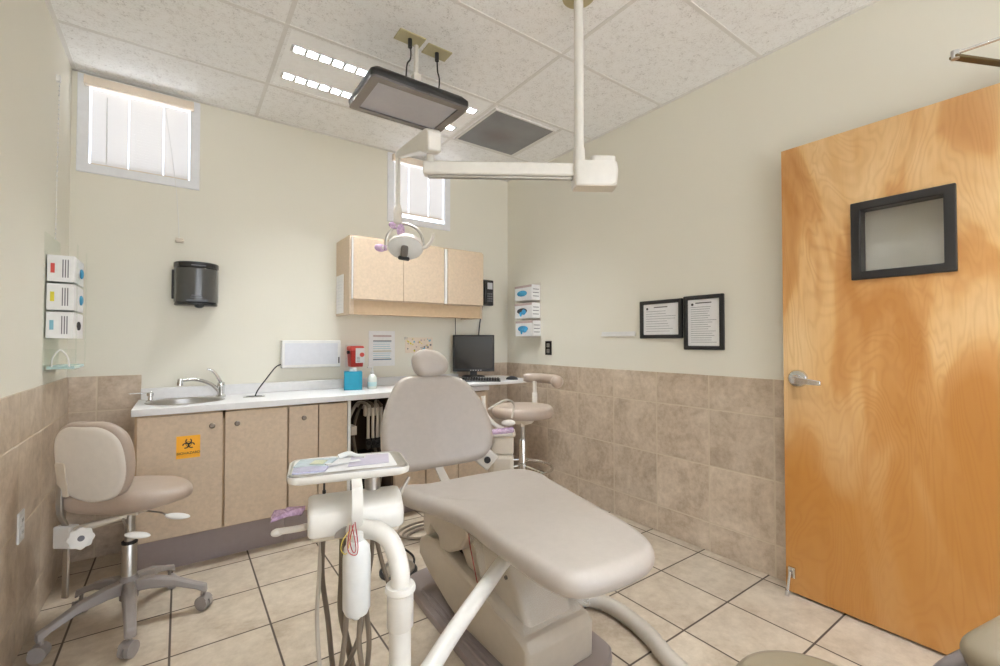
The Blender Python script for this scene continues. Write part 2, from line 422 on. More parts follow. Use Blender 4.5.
# door casing (out of view beside the camera)
b = new(); box(b, XR-.02, XR+T+.01, -.93, -.87, 0, 2.2); box(b, XR+.0, XR+T+.01, -.02, .03, 0, 2.2); box(b, XR-.02, XR+T+.01, -.93, .03, 2.17, 2.22); struct('trim_2', b, 'plate')
# wainscot tiles
TT = .009; TZ = 1.035
b = box(new(), XL, XL+TT, YF, YB, 0, TZ); struct('trim_3', b, 'tile_x', bevel=.002)
b = box(new(), XR-TT, XR, .03, YB, 0, TZ); struct('trim_4', b, 'tile_x', bevel=.002)
b = new(); box(b, XL+TT, -.185, YB-TT, YB, 0, TZ); box(b, 2.0, XR-TT, YB-TT, YB, 0, TZ); struct('trim_5', b, 'tile_y', bevel=.002)
# ceiling grid
b = new(); w = .010; zz = ZC-.003
for y in (-1.915, -1.305, -.083, .527, 1.137, 1.75, 2.361, 2.972): box(b, XL, XR, y-w, y+w, zz, ZC+.002)
for x in (.409, 1.657): box(b, x-w, x+w, YF, YB, zz+.0005, ZC+.002)
box(b, 2.245-w, 2.245+w, 2.361, 2.972, zz+.0005, ZC+.002)
box(b, XL, XL+.02, YF, YB, zz-.001, ZC+.002); box(b, XR-.02, XR, YF, YB, zz-.001, ZC+.002); box(b, XL, XR, YB-.02, YB, zz-.001, ZC+.002); box(b, XL, XR, YF, YF+.02, zz-.001, ZC+.002)
struct('trim_1', b, 'tbar')

# ------------------------------------------------------------------ windows and blinds
def window(n, W, label_b, gap):
    x0, x1, z0, z1 = W; f = .052
    fr = plate_with_holes(new(), rect(x0, x1, z0, z1), [rect(x0+f, x1-f, z0+f, z1-f)], -.09, .012, wallplane('back', YB, 0, 0))
    w = struct('window_%d' % n, fr, 'winframe', bevel=.003, smooth=False)
    p = box(new(), x0+f, x1-f, YB+.07, YB+.076, z0+f, z1-f); obj('pane', p, 'pane', w)
    bx0, bx1 = x0+f+.006, x1-f-.006; top = z1-.012; bot = z0+f+gap
    t = thing('window_blind', label_b, 'blind', ((x0+x1)/2, YB+.005, z0+f+gap), group=None)
    obj('head_rail', box(new(), x0+.03, x1-.035, YB-.05, YB-.016, top-.058, top-.006), 'blush', t, bevel=.004)
    s = new(); n_s = int((top-.045-bot)/.0165); fxs = (.36, .72) if n == 1 else (.30, .70)
    cuts = [bx0]+[bx0+(bx1-bx0)*q_ for q_ in fxs]+[bx1]
    for i in range(n_s):
        zc = bot+.012+i*.0165
        mx = Matrix.Translation((0, YB+.024, zc)) @ Matrix.Rotation(math.radians(-60), 4, 'X')
        for ca0, ca1 in zip(cuts, cuts[1:]): box(s, ca0+(.0025 if ca0 > bx0 else 0), ca1-(.0025 if ca1 < bx1 else 0), -.0115, .0115, -.0004, .0004, mx)
    obj('slats', s, 'blind', t, smooth=False)
    obj('bottom_rail', box(new(), bx0, bx1, YB+.012, YB+.036, bot-.012, bot), 'blush', t, bevel=.002)
    for fx in (.36, .72) if n == 1 else (.30, .70):
        x = bx0+(bx1-bx0)*fx
        c = new()
        cyl(c, (x, YB+.008, bot), (x, YB+.008, top-.05), .0010, 6); obj('ladder_cord', c, 'blind', t)
    return t
b1 = window(1, W1, 'cream horizontal slat blind closed in the small window near left corner', .012)
c = new(); x = -.36; cyl(c, (x, YB-.012, 2.27), (x, YB-.012, 2.66), .003, 8); obj('tilt_wand', c, 'white', b1)
c = new(); tube(c, [(-.09, YB-.054, 2.69), (-.03, YB-.02, 2.2), (-.01, YB-.012, 1.88)], .0016, 6); obj('pull_cord', c, 'white', b1)
b2 = window(2, W2, 'cream horizontal slat blind partly raised in the window above wall cabinets', .05)
# beaded chain in the left corner, cord cleat
c = new()
for i in range(34): ball(c, (XL+.012, 3.05+.0008*i, 1.74+i*.024), .004, u=8, v=6)
cyl(c, (XL+.012, 3.05, 1.74), (XL+.012, 3.077, 2.54), .0012, 6)
box(c, XL, XL+.016, 3.066, 3.09, 2.53, 2.56)
tag(obj('bead_chain', c, 'white'), 'white beaded blind chain hanging on left wall above the acrylic glove holder', 'chain')
c = new(); box(c, -.028, .014, YB-.012, YB, 1.855, 1.885); box(c, -.03, .016, YB-.02, YB-.010, 1.862, 1.870)
tag(obj('cord_cleat', c, 'shell2', bevel=.003), 'tiny wall cleat above the paper towel dispenser', 'cleat')

# ------------------------------------------------------------------ ceiling things
def troffer(f, label):
    x0, x1, y0, y1 = f
    t = thing('ceiling_light', label, 'ceiling light', ((x0+x1)/2, (y0+y1)/2, ZC))
    slots = [(y0+.145, .027), (y1-.125, .027)]
    hol = [rect(x0+.03, x1-.03, c-h, c+h) for c, h in slots]
    obj('face_panel', plate_with_holes(new(), rect(x0, x1, y0, y1), hol, ZC+.002, ZC+.006), 'fixture', t, smooth=False)
    k = new()
    box(k, x0, x1, y0, y1, ZC+.10, ZC+.104)
    for yy in (y0, y1-.003): box(k, x0, x1, yy, yy+.003, ZC+.006, ZC+.10)
    for xx in (x0, x1-.003): box(k, xx, xx+.003, y0, y1, ZC+.006, ZC+.10)
    obj('housing', k, 'fixture', t)
    for c, h in slots:
        l = new()
        for s in (-1, 1): box(l, x0+.03, x1-.03, c+s*h-.001, c+s*h+.001, ZC-.004, ZC+.04)
        n = 17
        for i in range(n+1):
            xx = x0+.03+(x1-x0-.06)*i/n; box(l, xx-.007, xx+.007, c-h, c+h, ZC-.004, ZC+.030)
        obj('louvre', l, 'louvre', t, smooth=False)
        q = new(); cyl(q, (x0+.035, c, ZC+.05), (x1-.035, c, ZC+.05), .016, 16); obj('tube', q, 'tube', t)
    return t
troffer(FX[0], 'white fluorescent ceiling light with two louvred slots behind the hanging screen')
troffer(FX[1], 'added unseen white fluorescent fill light above the camera side of the room')  # extra fitting added out of view to lift walls and ceiling
troffer((.435, 1.635, -1.85, -1.29), 'added unseen white fluorescent fill light nearest the front wall')  # another added fitting, unseen, evens out the room light
t = thing('ceiling_vent', 'square grey perforated ceiling vent with rusty stain beside the light', 'vent', (1.95, 2.675, ZC-.01))
obj('grille', box(new(), VT[0]+.012, VT[1]-.012, VT[2]+.012, VT[3]-.012, ZC-.009, ZC-.001), 'vent', t)
obj('frame', plate_with_holes(new(), rect(*VT), [rect(VT[0]+.013, VT[1]-.013, VT[2]+.013, VT[3]-.013)], ZC-.011, ZC), 'tbar', t, smooth=False)

# hanging screen
tvx0, tvx1, tvy0, tvy1, tvz = .705, 1.228, 2.0, 2.355, 2.47
t = thing('ceiling_screen', 'dark flat television hung face down from the ceiling on a white bracket', 'television', (.96, 2.17, tvz))
b = new()
rings = []
for (ins, z) in ((0, 0), (-.003, .012), (-.002, .03), (.02, .052), (.06, .066), (.12, .07)):
    rings.append([Vector((p[0], p[1], tvz+z)) for p in rrect(tvx0+ins, tvx1-ins, tvy0+ins*.8, tvy1-ins*.8, .02)])
ring_loft(b, rings); obj('back_cover', b, 'black', t)
obj('bezel', plate_with_holes(new(), rrect(tvx0, tvx1, tvy0, tvy1, .02), [rect(tvx0+.045, tvx1-.045, tvy0+.04, tvy1-.035)], tvz-.012, tvz), 'tvbezel', t, smooth=False)
obj('display', box(new(), tvx0+.044, tvx1-.044, tvy0+.039, tvy1-.034, tvz-.005, tvz+.001), 'tvscreen', t)
b = new(); box(b, .92, 1.0, tvy0-.0005, tvy0+.01, tvz-.004, tvz+.004)
obj('control_strip', b, 'black', t)
b = new(); cyl(b, (.985, 2.13, tvz+.14), (.985, 2.13, ZC), .012, 14); box(b, .945, 1.025, 2.08, 2.18, tvz+.068, tvz+.078)
box(b, .965, 1.005, 2.11, 2.15, tvz+.07, tvz+.15); obj('mount_bracket', b, 'shell', t, bevel=.003)
for x, y in ((.937, 2.10), (1.10, 2.12)):
    b = box(new(), x-.07, x+.07, y-.045, y+.045, ZC-.007, ZC); p = obj('cover_plate', b, 'beigeplate', t, bevel=.002)
    c = new(); xe = x-.03 if x < 1 else x
    tube(c, [(x, y, ZC-.008), (x+.004, y, ZC-.1), (xe+.01, y-.01, tvz+.16), (xe, y-.02, tvz+.07)], .004, 8)
    cyl(c, (x, y, ZC-.05), (x, y, ZC-.007), .011, 10); obj('power_cable', c, 'black', t)

# overhead dental lamp on ceiling track arm
t = thing('dental_operating_light', 'white ceiling mounted dental operating light on jointed arms over the chair', 'dental light', (1.435, 1.41, ZC))
px, py = 1.435, 1.405
b = lathe(new(), [(.072, ZC-.001), (.072, ZC-.006), (.05, ZC-.010), (.03, ZC-.012)], (px, py, 0)); obj('ceiling_plate', b, 'beigeplate', t)
b = new(); cyl(b, (px, py, 2.02), (px, py, ZC-.005), .021, 20); lathe(b, [(.021, 2.09), (.025, 2.09), (.027, 2.03), (.03, 2.01), (.02, 2.0)], (px, py, 0)); obj('pole', b, 'arm', t)
e1 = Vector((.885, 1.765, 1.988)); h0 = Vector((px, py, 1.988))
d = (e1-h0); L1 = d.length; ang = math.atan2(d.y, d.x)
mxa = Matrix.Translation(h0) @ Matrix.Rotation(ang, 4, 'Z')
b = new(); poly = [(.10, -.05), (.10, -.035), (-.02, -.052), (-.10, -.045)]
# hub: moulded block around pole foot, longer away from the arm
hp = rrect(-.165, .03, -.052, .052, .02)
ring_loft(b, [[mxa @ Vector((p[0]*f, p[1]*f, z)) for p in hp] for z, f in ((-.072, .88), (-.06, .97), (.0, 1), (.03, .97), (.034, .94))])
hp = rrect(-.155, -.045, -.046, .046, .02)
ring_loft(b, [[mxa @ Vector((p[0], p[1]*f, z)) for p in hp] for z, f in ((.03, 1), (.05, .97), (.058, .9))])
obj('hub', b, 'arm', t, sharp=50)
b = box(new(), -.160, .02, -.04, .04, -.076, -.070, mxa); obj('hub_underside', b, 'shell2', t, bevel=.002)
b = box(new(), .0, L1+.03, -.028, .028, -.026, .031, mxa); a1 = obj('lower_arm', b, 'arm', t, bevel=.01, seg=3)
b = box(new(), .02, L1+.01, -.012, .012, -.036, -.029, mxa); obj('arm_channel', b, 'steel', a1)
b = new(); cyl(b, e1+Vector((0, 0, .02)), e1+Vector((0, 0, .10)), .017, 16); obj('elbow_pin', b, 'arm', t)
e2 = Vector((.979, 2.349, 2.272)); q = e1+Vector((-.008, -.018, .118))
dd = e2-q; yaw = math.atan2(dd.y, dd.x)
b = new(); n = 4; rings = []
side = Vector((-math.sin(yaw), math.cos(yaw), 0))
for tt, hu, hd, wd in ((-.10, .03, .050, .030), (-.06, .045, .055, .032), (.0, .048, .058, .032), (.12, .045, .042, .030), (.95, .020, .018, .018), (1.02, .012, .012, .015)):
    c = q+dd*tt*1.0
    r_ = [c+side*(sx*wd)+Vector((0, 0, hu if sz > 0 else -hd)) for sx, sz in ((-1, -1), (1, -1), (1, 1), (-1, 1))]; rings.append(r_)
ring_loft(b, rings); obj('spring_arm', b, 'arm', t, bevel=.008, seg=3)
hc = Vector((1.020, 2.332, 1.775))
b = new(); cyl(b, (e2.x, e2.y, 1.97), (e2.x, e2.y, e2.z), .0135, 14); obj('drop_tube', b, 'arm', t)
b = new(); lathe(b, [(.014, 0), (.024, .01), (.024, .07), (.018, .10), (.014, .11)], (e2.x, e2.y, 1.885), 18); obj('swivel', b, 'shell', t)
# yoke, head, handles ; the head faces down and slightly towards the camera side
fx = Matrix.Translation(hc) @ Matrix.Rotation(-YAW, 4, 'Z')      # local x to the right, y away
b = new(); arc = [fx @ Vector((.104*math.cos(a)-.006, -.01, .112*math.sin(a)+.0)) for a in [math.radians(-8+i*19.6) for i in range(11)]]
tube(b, arc, .008, 10, 2); obj('yoke', b, 'steel', t)
b = new(); hm = fx @ Matrix.Translation((0, -.01, -.02)) @ Matrix.Rotation(math.radians(-48), 4, 'X')
rings = []
for f, z in ((1, -.005), (1.03, .01), (.98, .03), (.8, .055), (.5, .07), (.2, .075)):
    rings.append([hm @ Vector((.098*f*math.cos(2*PI*j/32), .075*f*math.sin(2*PI*j/32), z)) for j in range(32)])
ring_loft(b, rings); hd = obj('lamp_head', b, 'shell', t)
b = new(); rings = []
for f, z in ((.97, -.007), (.9, -.012), (.4, -.022), (.1, -.024)):
    rings.append([hm @ Vector((.098*f*math.cos(2*PI*j/32), .075*f*math.sin(2*PI*j/32), z)) for j in range(32)])
ring_loft(b, rings); obj('reflector_shield', b, 'bottle', hd)
b = new(); box(b, -.020, .020, -.03, .035, -.050, -.015, hm @ Matrix.Rotation(.2, 4, 'Z')); obj('bulb_guard', b, 'midgrey', hd, bevel=.012, seg=3)
b = new(); box(b, -.032, .032, .035, .055, -.050, -.028, hm @ Matrix.Rotation(.2, 4, 'Z')); obj('sensor_bar', b, 'black', hd, bevel=.008)
b = new(); tube(b, [hm @ Vector((.09, 0, .0)), hm @ Vector((.12, -.01, 0)), hm @ Vector((.15, -.04, .02)), hm @ Vector((.158, -.07, .035))], lambda s: .011-.003*s, 10); obj('handle', b, 'shell', t)
b = new(); tube(b, [hm @ Vector((-.09, 0, .0)), hm @ Vector((-.12, .0, 0)), hm @ Vector((-.145, .0, .0))], .011, 10); obj('handle', b, 'shell', t)
b = new(); ball(b, hm @ Vector((-.140, .0, .0)), .028, 1.2, .6, .8, u=12, v=8); ball(b, hm @ Vector((-.11, .0, .0)), .014, 1, 1, 1.2, u=10, v=6); obj('barrier_film', b, 'purple', t)
b = new(); ball(b, fx @ Vector((-.062, -.01, .105)), .026, 1.3, .5, .8, u=12, v=8); ball(b, fx @ Vector((-.022, -.03, .07)), .026, .9, .6, 1.5, u=10, v=6); obj('barrier_film', b, 'purple', t)

# ------------------------------------------------------------------ door leaf, hinged on the right wall, standing open against it
dx0, dx1 = 2.449, 2.493; dy0, dy1 = .06, .999
VW = (.378, .714, 1.507, 1.85)
t = thing('door', 'orange varnished wooden door with small black framed window standing open', 'door', (2.47, .53, .008))
rightp = lambda x: Matrix.Translation((x, 0, 0)) @ Matrix.Rotation(-PI/2, 4, 'Z') @ Matrix.Rotation(PI/2, 4, 'X')   # local x = -y world, y up, z = -x
ry = lambda y0, y1, z0, z1: rect(-y1, -y0, z0, z1)
b = plate_with_holes(new(), ry(dy0, dy1, .012, 2.188), [ry(VW[0]+.02, VW[1]-.02, VW[2]+.02, VW[3]-.02)], 0, dx1-dx0, rightp(dx1)); obj('leaf', b, 'wood', t, smooth=False)
b = plate_with_holes(new(), ry(*VW), [ry(VW[0]+.036, VW[1]-.036, VW[2]+.036, VW[3]-.036)], -.010, .060, rightp(dx1)); wf = obj('window_frame', b, 'blackframe', t, bevel=.004, smooth=False)
b = box(new(), 2.474, 2.479, VW[0]+.034, VW[1]-.034, VW[2]+.034, VW[3]-.034); obj('glass', b, 'doorpane', wf)
kb = Vector((dx0, .935, 1.055))
mk = Matrix.Translation(kb) @ Matrix.Rotation(-PI/2, 4, 'Y')
b = lathe(new(), [(.043, 0), (.043, .006), (.037, .014), (.02, .018), (.016, .05), (.014, .055)], n=28, mx=mk); lv = obj('door_handle', b, 'chrome', t)
b = new(); rings = []
for y, w_, h_, x in ((.948, .010, .019, .048), (.925, .010, .018, .054), (.88, .007, .014, .058), (.832, .006, .012, .058), (.822, .005, .010, .054)):
    z = 1.052 - (.945-y)*.08
    rings.append([Vector((dx0-x+sx*w_, y, z+sz*h_)) for sx, sz in ((-1, -1), (1, -1), (1, 1), (-1, 1))])
ring_loft(b, rings); obj('lever', b, 'chrome', lv, bevel=.003)
b = new(); box(b, dx0-.012, dx0, .955, .985, .085, .135); cyl(b, (dx0-.016, .97, .118), (dx0, .97, .118), .012, 12)
cyl(b, (dx0-.022, .972, .118), (dx0-.036, .978, .03), .0065, 12); cyl(b, (dx0-.036, .978, .03), (dx0-.040, .980, .004), .010, 12); obj('kick_down_stop', b, 'chrome', t)
# closer arms above the leaf
b = new(); box(b, dx0+.006, dx1-.006, .10, .245, 2.188, 2.24); obj('closer_bracket', b, 'bronze', t)
el = Vector((2.241, .343, 2.25)); en = Vector((2.47, .235, 2.238))
v = en-el; b = box(new(), -.01, v.length, -.013, .013, -.005, .005, Matrix.Translation(el) @ Matrix.Rotation(math.atan2(v.y, v.x), 4, 'Z')); obj('closer_arm', b, 'bronze', t, bevel=.002)
b = new(); cyl(b, el+Vector((0, 0, .012)), (2.30, -.30, 2.262), .006, 10); cyl(b, (2.30, -.30, 2.262), (2.60, -.34, 2.262), .006, 10); obj('closer_rod', b, 'chrome', t)
b = new(); cyl(b, el+Vector((0, 0, -.008)), el+Vector((0, 0, .022)), .012, 12); obj('closer_pivot', b, 'steel', t)
for z in (.25, 1.1, 1.95):
    b = new(); cyl(b, (XR-.03, .05, z), (XR-.03, .05, z+.1), .008, 10); box(b, dx1, XR-.002, .045, .052, z, z+.1); obj('hinge', b, 'steel', t)

# ------------------------------------------------------------------ base cabinets
FY = 2.975                          # carcass front
def door_front(bm, x0, x1, z0, z1): box(bm, x0+.002, x1-.002, FY-.02, FY-.001, z0, z1)
def knob(x, z, p):
    mk = Matrix.Translation((x, FY-.02, z)) @ Matrix.Rotation(PI/2, 4, 'X')
    return obj('knob', lathe(new(), [(.006, 0), (.006, .012), (.014, .018), (.0145, .024), (.010, .028)], n=16, mx=mk), 'knobm', p)
t = thing('base_cabinet', 'beige laminate base cabinet with biohazard sticker under the sink', 'cabinet', (.17, 3.2, 0))
b = new(); box(b, -.185, -.167, FY, YB-.012, .19, .848); box(b, .52, .538, FY, YB-.002, .19, .848); box(b, -.167, .52, FY, YB-.012, .19, .208); box(b, -.167, .52, YB-.03, YB-.012, .2, .848); box(b, -.167, .52, FY+.001, FY+.015, .80, .848)
box(b, .19, .22, FY+.001, FY+.015, .2, .848)
obj('carcass', b, 'lamedge', t)
b = box(new(), -.17, .538, FY+.07, FY+.085, .0, .19); obj('toe_kick', b, 'kick', t)
for (x0, x1, kx) in ((-.176, .203, .15), (.211, .536, .27)):
    b = new(); door_front(b, x0, x1, .198, .840); d_ = obj('door', b, 'lam', t, bevel=.0015); knob(kx, .772, d_)
t = thing('base_cabinet', 'narrow beige laminate base cabinet between sink cabinet and open bay', 'cabinet', (.72, 3.2, 0))
b = new(); box(b, .54, .556, FY, YB-.002, .19, .848); box(b, .898, .914, FY, YB-.002, .19, .848); box(b, .556, .898, FY, YB-.002, .19, .208); box(b, .556, .898, YB-.02, YB-.002, .2, .848)
obj('carcass', b, 'lamedge', t)
obj('toe_kick', box(new(), .54, .914, FY+.07, FY+.085, .0, .19), 'kick', t)
b = new(); door_front(b, .541, .712, .198, .840); d_ = obj('door', b, 'lam', t, bevel=.0015); knob(.624, .768, d_)
b = new(); door_front(b, .714, .893, .198, .840); d_ = obj('door', b, 'lam', t, bevel=.0015)
obj('end_strip', box(new(), .895, .914, FY-.02, FY-.001, .198, .848), 'white', t, bevel=.001)
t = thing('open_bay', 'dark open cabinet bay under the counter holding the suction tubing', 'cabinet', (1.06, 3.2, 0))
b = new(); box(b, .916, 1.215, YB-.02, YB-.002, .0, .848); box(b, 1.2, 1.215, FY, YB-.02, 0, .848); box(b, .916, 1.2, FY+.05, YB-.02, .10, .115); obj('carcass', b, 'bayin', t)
t = thing('base_cabinet', 'beige laminate base cabinet at the right end behind the chair back', 'cabinet', (1.6, 3.2, 0))
b = new(); box(b, 1.217, 1.235, FY, YB-.002, .19, .848); box(b, 1.977, 1.995, FY, YB-.012, .19, .848); box(b, 1.235, 1.977, FY, YB-.012, .19, .208); box(b, 1.235, 1.977, YB-.03, YB-.012, .2, .848)
obj('carcass', b, 'lamedge', t); obj('toe_kick', box(new(), 1.217, 1.98, FY+.07, FY+.085, .0, .19), 'kick', t)
for x0, x1 in ((1.219, 1.452), (1.456, 1.722), (1.726, 1.993)):
    b = new(); door_front(b, x0, x1, .198, .66); d_ = obj('door', b, 'lam', t, bevel=.0015); knob((x0+x1)/2, .6, d_)
    b = new(); door_front(b, x0, x1, .664, .840); d_ = obj('drawer', b, 'lam', t, bevel=.0015); knob((x0+x1)/2, .75, d_)
# worktop with sink and grommet holes
SC = (.035, 3.20); sr = (.185, .155)
ell = lambda c, r, n=40: [(c[0]+r[0]*math.cos(2*PI*i/n), c[1]+r[1]*math.sin(2*PI*i/n)) for i in range(n)]
GC = (.385, 3.205)
b = plate_with_holes(new(), [(-.198, 2.945), (2.0, 2.945), (2.0, YB-.002), (.0, YB-.002), (-.186, YB-.012), (-.198, YB-.012)], [ell(SC, (.178, .148)), ell(GC, (.05, .035), 20)], .850, .886)
t = thing('worktop', 'long white countertop with low backsplash running along the back wall', 'countertop', (.9, 3.2, .85))
obj('top', b, 'counter', t, bevel=.003, smooth=False)
obj('backsplash', box(new(), -.186, 2.0, YB-.03, YB-.011, .886, .952), 'counter', t, bevel=.003)
# sink
t = thing('sink', 'oval stainless steel basin set into the white worktop', 'sink', (*SC, .886))
b = new(); rings = []
for f, z in ((1.04, .888), (1.03, .892), (.97, .891), (.93, .885), (.92, .86), (.86, .80), (.70, .765), (.3, .755), (.12, .754)):
    rings.append([Vector((p[0], p[1], z)) for p in ell(SC, (sr[0]*f, sr[1]*f))])
ring_loft(b, rings, False, True); obj('bowl', b, 'steel', t)
obj('drain', lathe(new(), [(.022, .757), (.022, .761), (.012, .762)], (*SC, 0), 20), 'chrome', t)
# faucet
fb = Vector((.215, 3.335, .886))
t = thing('faucet', 'chrome lever faucet with long arched spout behind the oval sink', 'faucet', fb)
b = new(); lathe(b, [(.028, 0), (.028, .01), (.022, .015), (.021, .06), (.024, .07), (.020, .09), (.008, .098)], fb, 24); obj('body', b, 'chrome', t)
b = new(); tube(b, [fb+Vector((-.01, 0, .03)), fb+Vector((-.05, -.02, .08)), fb+Vector((-.12, -.045, .115)), fb+Vector((-.18, -.065, .12)), fb+Vector((-.215, -.08, .115))], .0105, 12)
cyl(b, fb+Vector((-.208, -.078, .128)), fb+Vector((-.212, -.079, .088)), .015, 16); obj('spout', b, 'chrome', t)
b = new(); tube(b, [fb+Vector((0, 0, .09)), fb+Vector((-.02, -.008, .13)), fb+Vector((-.045, -.015, .165)), fb+Vector((-.075, -.02, .178))], lambda s: .011-.005*s, 10); obj('lever', b, 'chrome', t)
sb = Vector((-.135, 3.30, .886))
t = thing('soap_dispenser', 'small chrome soap pump with long flat spout left of the sink', 'soap dispenser', sb)
b = lathe(new(), [(.022, 0), (.022, .006), (.012, .01), (.011, .03), (.017, .034), (.017, .05), (.006, .053)], sb, 20); obj('pump', b, 'chrome', t)
b = new(); box(b, -.10, .012, -.006, .006, .05, .056, Matrix.Translation(sb) @ Matrix.Rotation(.25, 4, 'Z')); obj('spout', b, 'chrome', t, bevel=.002)
t = thing('cable_grommet', 'oval dark cable grommet in the worktop right of the sink', 'grommet', (*GC, .886))
b = new(); ring_loft(b, [[Vector((p[0], p[1], z)) for p in ell(GC, r, 24)] for r, z in (((.062, .045), .887), ((.062, .045), .890), ((.052, .036), .891), ((.045, .03), .889))], True, True); obj('ring', b, 'steel', t)
b = new(); ring_loft(b, [[Vector((p[0], p[1], z)) for p in ell((GC[0], GC[1]), (.046, .031), 24)] for z in (.8885, .8905)]); obj('insert', b, 'inkd', t)

# x-ray viewer on the wall
t = thing('x_ray_viewer', 'white rectangular x-ray light box mounted above the worktop', 'light box', (.78, YB-.03, 1.05))
b = box(new(), .575, .975, YB-.055, YB-.001, 1.048, 1.243); obj('casing', b, 'white', t, bevel=.006, seg=3)
M['viewer'] = plain('milky_viewing_panel', lin(214, 216, 222), .3)
obj('viewing_panel', box(new(), .594, .952, YB-.058, YB-.05, 1.07, 1.222), 'viewer', t)
obj('switch', box(new(), .958, .966, YB-.058, YB-.05, 1.075, 1.12), 'black', t)
b = new(); tube(b, [(.39, 3.205, .889), (.41, 3.22, .93), (.47, 3.28, 1.0), (.53, 3.36, 1.06), (.573, 3.425, 1.075)], .004, 8)
obj('power_cord', b, 'black', t)

# sharps container, tissues, hand sanitizer
t = thing('sharps_container', 'red wall sharps container with white label behind the tissue box', 'sharps container', (1.075, YB-.05, 1.04))
b = new(); rings = []
for f, z in ((.84, 1.045), (.88, 1.05), (1, 1.165)):
    rings.append([Vector((1.085+x*f*.93, YB-.058+y*f, z)) for x, y in rrect(-.055, .055, -.05, .05, .012)])
ring_loft(b, rings); obj('bin', b, 'red', t)
b = new(); box(b, 1.032, 1.136, YB-.11, YB-.006, 1.165, 1.20); obj('lid', b, 'redp', t, bevel=.01)
obj('bracket', box(new(), 1.025, 1.145, YB-.006, YB-.001, 1.04, 1.21), 'shell', t)
b = box(new(), 1.068, 1.135, YB-.1145, YB-.112, 1.075, 1.185); obj('label_sheet', b, 'paper', t)
b = new(); cyl(b, (1.115, YB-.1165, 1.135), (1.115, YB-.1145, 1.135), .017, 16); obj('emblem', b, 'redp', t)
b = new()
for i in range(4): box(b, 1.075, 1.10, YB-.1155, YB-.1144, 1.085+i*.01, 1.088+i*.01)
obj('printed_text', b, 'ink', t, smooth=False)
b = new(); cyl(b, (1.012, YB-.09, 1.155), (1.028, YB-.09, 1.155), .013, 12); obj('lock', b, 'black', t)
t = thing('tissue_box', 'teal cardboard tissue box on the worktop below the sharps container', 'tissue box', (1.03, 3.27, .886))
mt = Matrix.Translation((1.030, 3.285, .886)) @ Matrix.Rotation(-.28, 4, 'Z')
obj('carton', box(new(), -.062, .062, -.058, .058, .0, .132, mt), 'teal', t, bevel=.002)
b = new(); rings = []
for k_, z in enumerate((.126, .134, .145, .155)):
    rings.append([mt @ Vector((.03*(1-.2*k_)*math.cos(a)+.004*k_*math.cos(3*a), .012*(1+.25*math.sin(5*a))*math.sin(a)-.003*k_, z+.006*math.sin(4*a))) for a in [2*PI*j/20 for j in range(20)]])
ring_loft(b, rings); obj('tissue', b, 'paper', t)
t = thing('sanitizer_bottle', 'clear pump bottle of hand sanitizer right of the teal tissue box', 'bottle', (1.19, 3.24, .886))
M['gel'] = plain('clear_gel_bottle', lin(222, 228, 222), .1, coat=.5)
b = lathe(new(), [(.03, 0), (.033, .006), (.033, .085), (.02, .105), (.012, .11), (.012, .118)], (1.160, 3.25, .886), 24); obj('bottle', b, 'gel', t)
b = lathe(new(), [(.0335, .02), (.0340, .021), (.0340, .050), (.0335, .051)], (1.160, 3.25, .886), 24); obj('label_band', b, 'sani', t)
b = new(); cyl(b, (1.160, 3.25, 1.0), (1.160, 3.25, 1.04), .006, 10); box(b, 1.125, 1.17, 3.244, 3.256, 1.04, 1.05); cyl(b, (1.160, 3.25, .998), (1.160, 3.25, 1.015), .014, 14); obj('pump', b, 'white', t)

# papers on the back wall
def lines(bm, ax, pos, a0, a1, z0, z1, n, h=.0025, rag=.3, out=1, sd=1):
    rnd = random.Random(sd)
    for i in range(n):
        z = z1-(z1-z0)*(i+.5)/n; e = a1-(a1-a0)*rnd.random()*rag
        if ax == 'back': box(bm, a0, e, pos-.0012, pos, z-h/2, z+h/2)
        else: box(bm, pos-.0012, pos, a1-(e-a0), a1, z-h/2, z+h/2)
t = thing('wall_chart', 'white printed chart sheet with coloured headings above the worktop', 'poster', (1.31, YB, 1.04))
obj('sheet', box(new(), 1.205, 1.42, YB-.004, YB-.0005, 1.04, 1.318), 'paper', t)
y_ = YB-.004
b = new(); lines(b, 'back', y_, 1.24, 1.39, 1.08, 1.24, 9, .003, .1); obj('printed_text', b, 'bluep', t, smooth=False)
b = new(); box(b, 1.24, 1.39, y_-.001, y_, 1.272, 1.285); obj('heading', b, 'salmon', t, smooth=False)
b = new(); box(b, 1.24, 1.39, y_-.0015, y_, 1.235, 1.243); box(b, 1.24, 1.39, y_-.0015, y_, 1.09, 1.097); obj('rule', b, 'ink', t, smooth=False)
b = new(); box(b, 1.24, 1.39, y_-.0015, y_, 1.155, 1.161); obj('rule', b, 'beigeplate', t, smooth=False)
t = thing('sticker_card', 'pale card of small coloured pictures on wall behind the headrest', 'poster', (1.64, YB, 1.15))
obj('sheet', box(new(), 1.51, 1.76, YB-.003, YB-.0005, 1.14, 1.268), 'blush', t)
rnd = random.Random(3)
for mname, n_ in (('yellow', 9), ('salmon', 8), ('bluep', 8), ('ink', 7)):
    b = new()
    for i in range(n_):
        x = 1.525+rnd.random()*.22; z = 1.155+rnd.random()*.1; cyl(b, (x, YB-.0045, z), (x, YB-.003, z), .004+.005*rnd.random(), 10)
    obj('printed_pictures', b, mname, t, smooth=False)
obj('tape', box(new(), 1.50, 1.53, YB-.0045, YB-.003, 1.25, 1.272), 'clearfilm', t)
obj('note', box(new(), 1.72, 1.78, YB-.0055, YB-.003, 1.13, 1.16), 'paper', t)

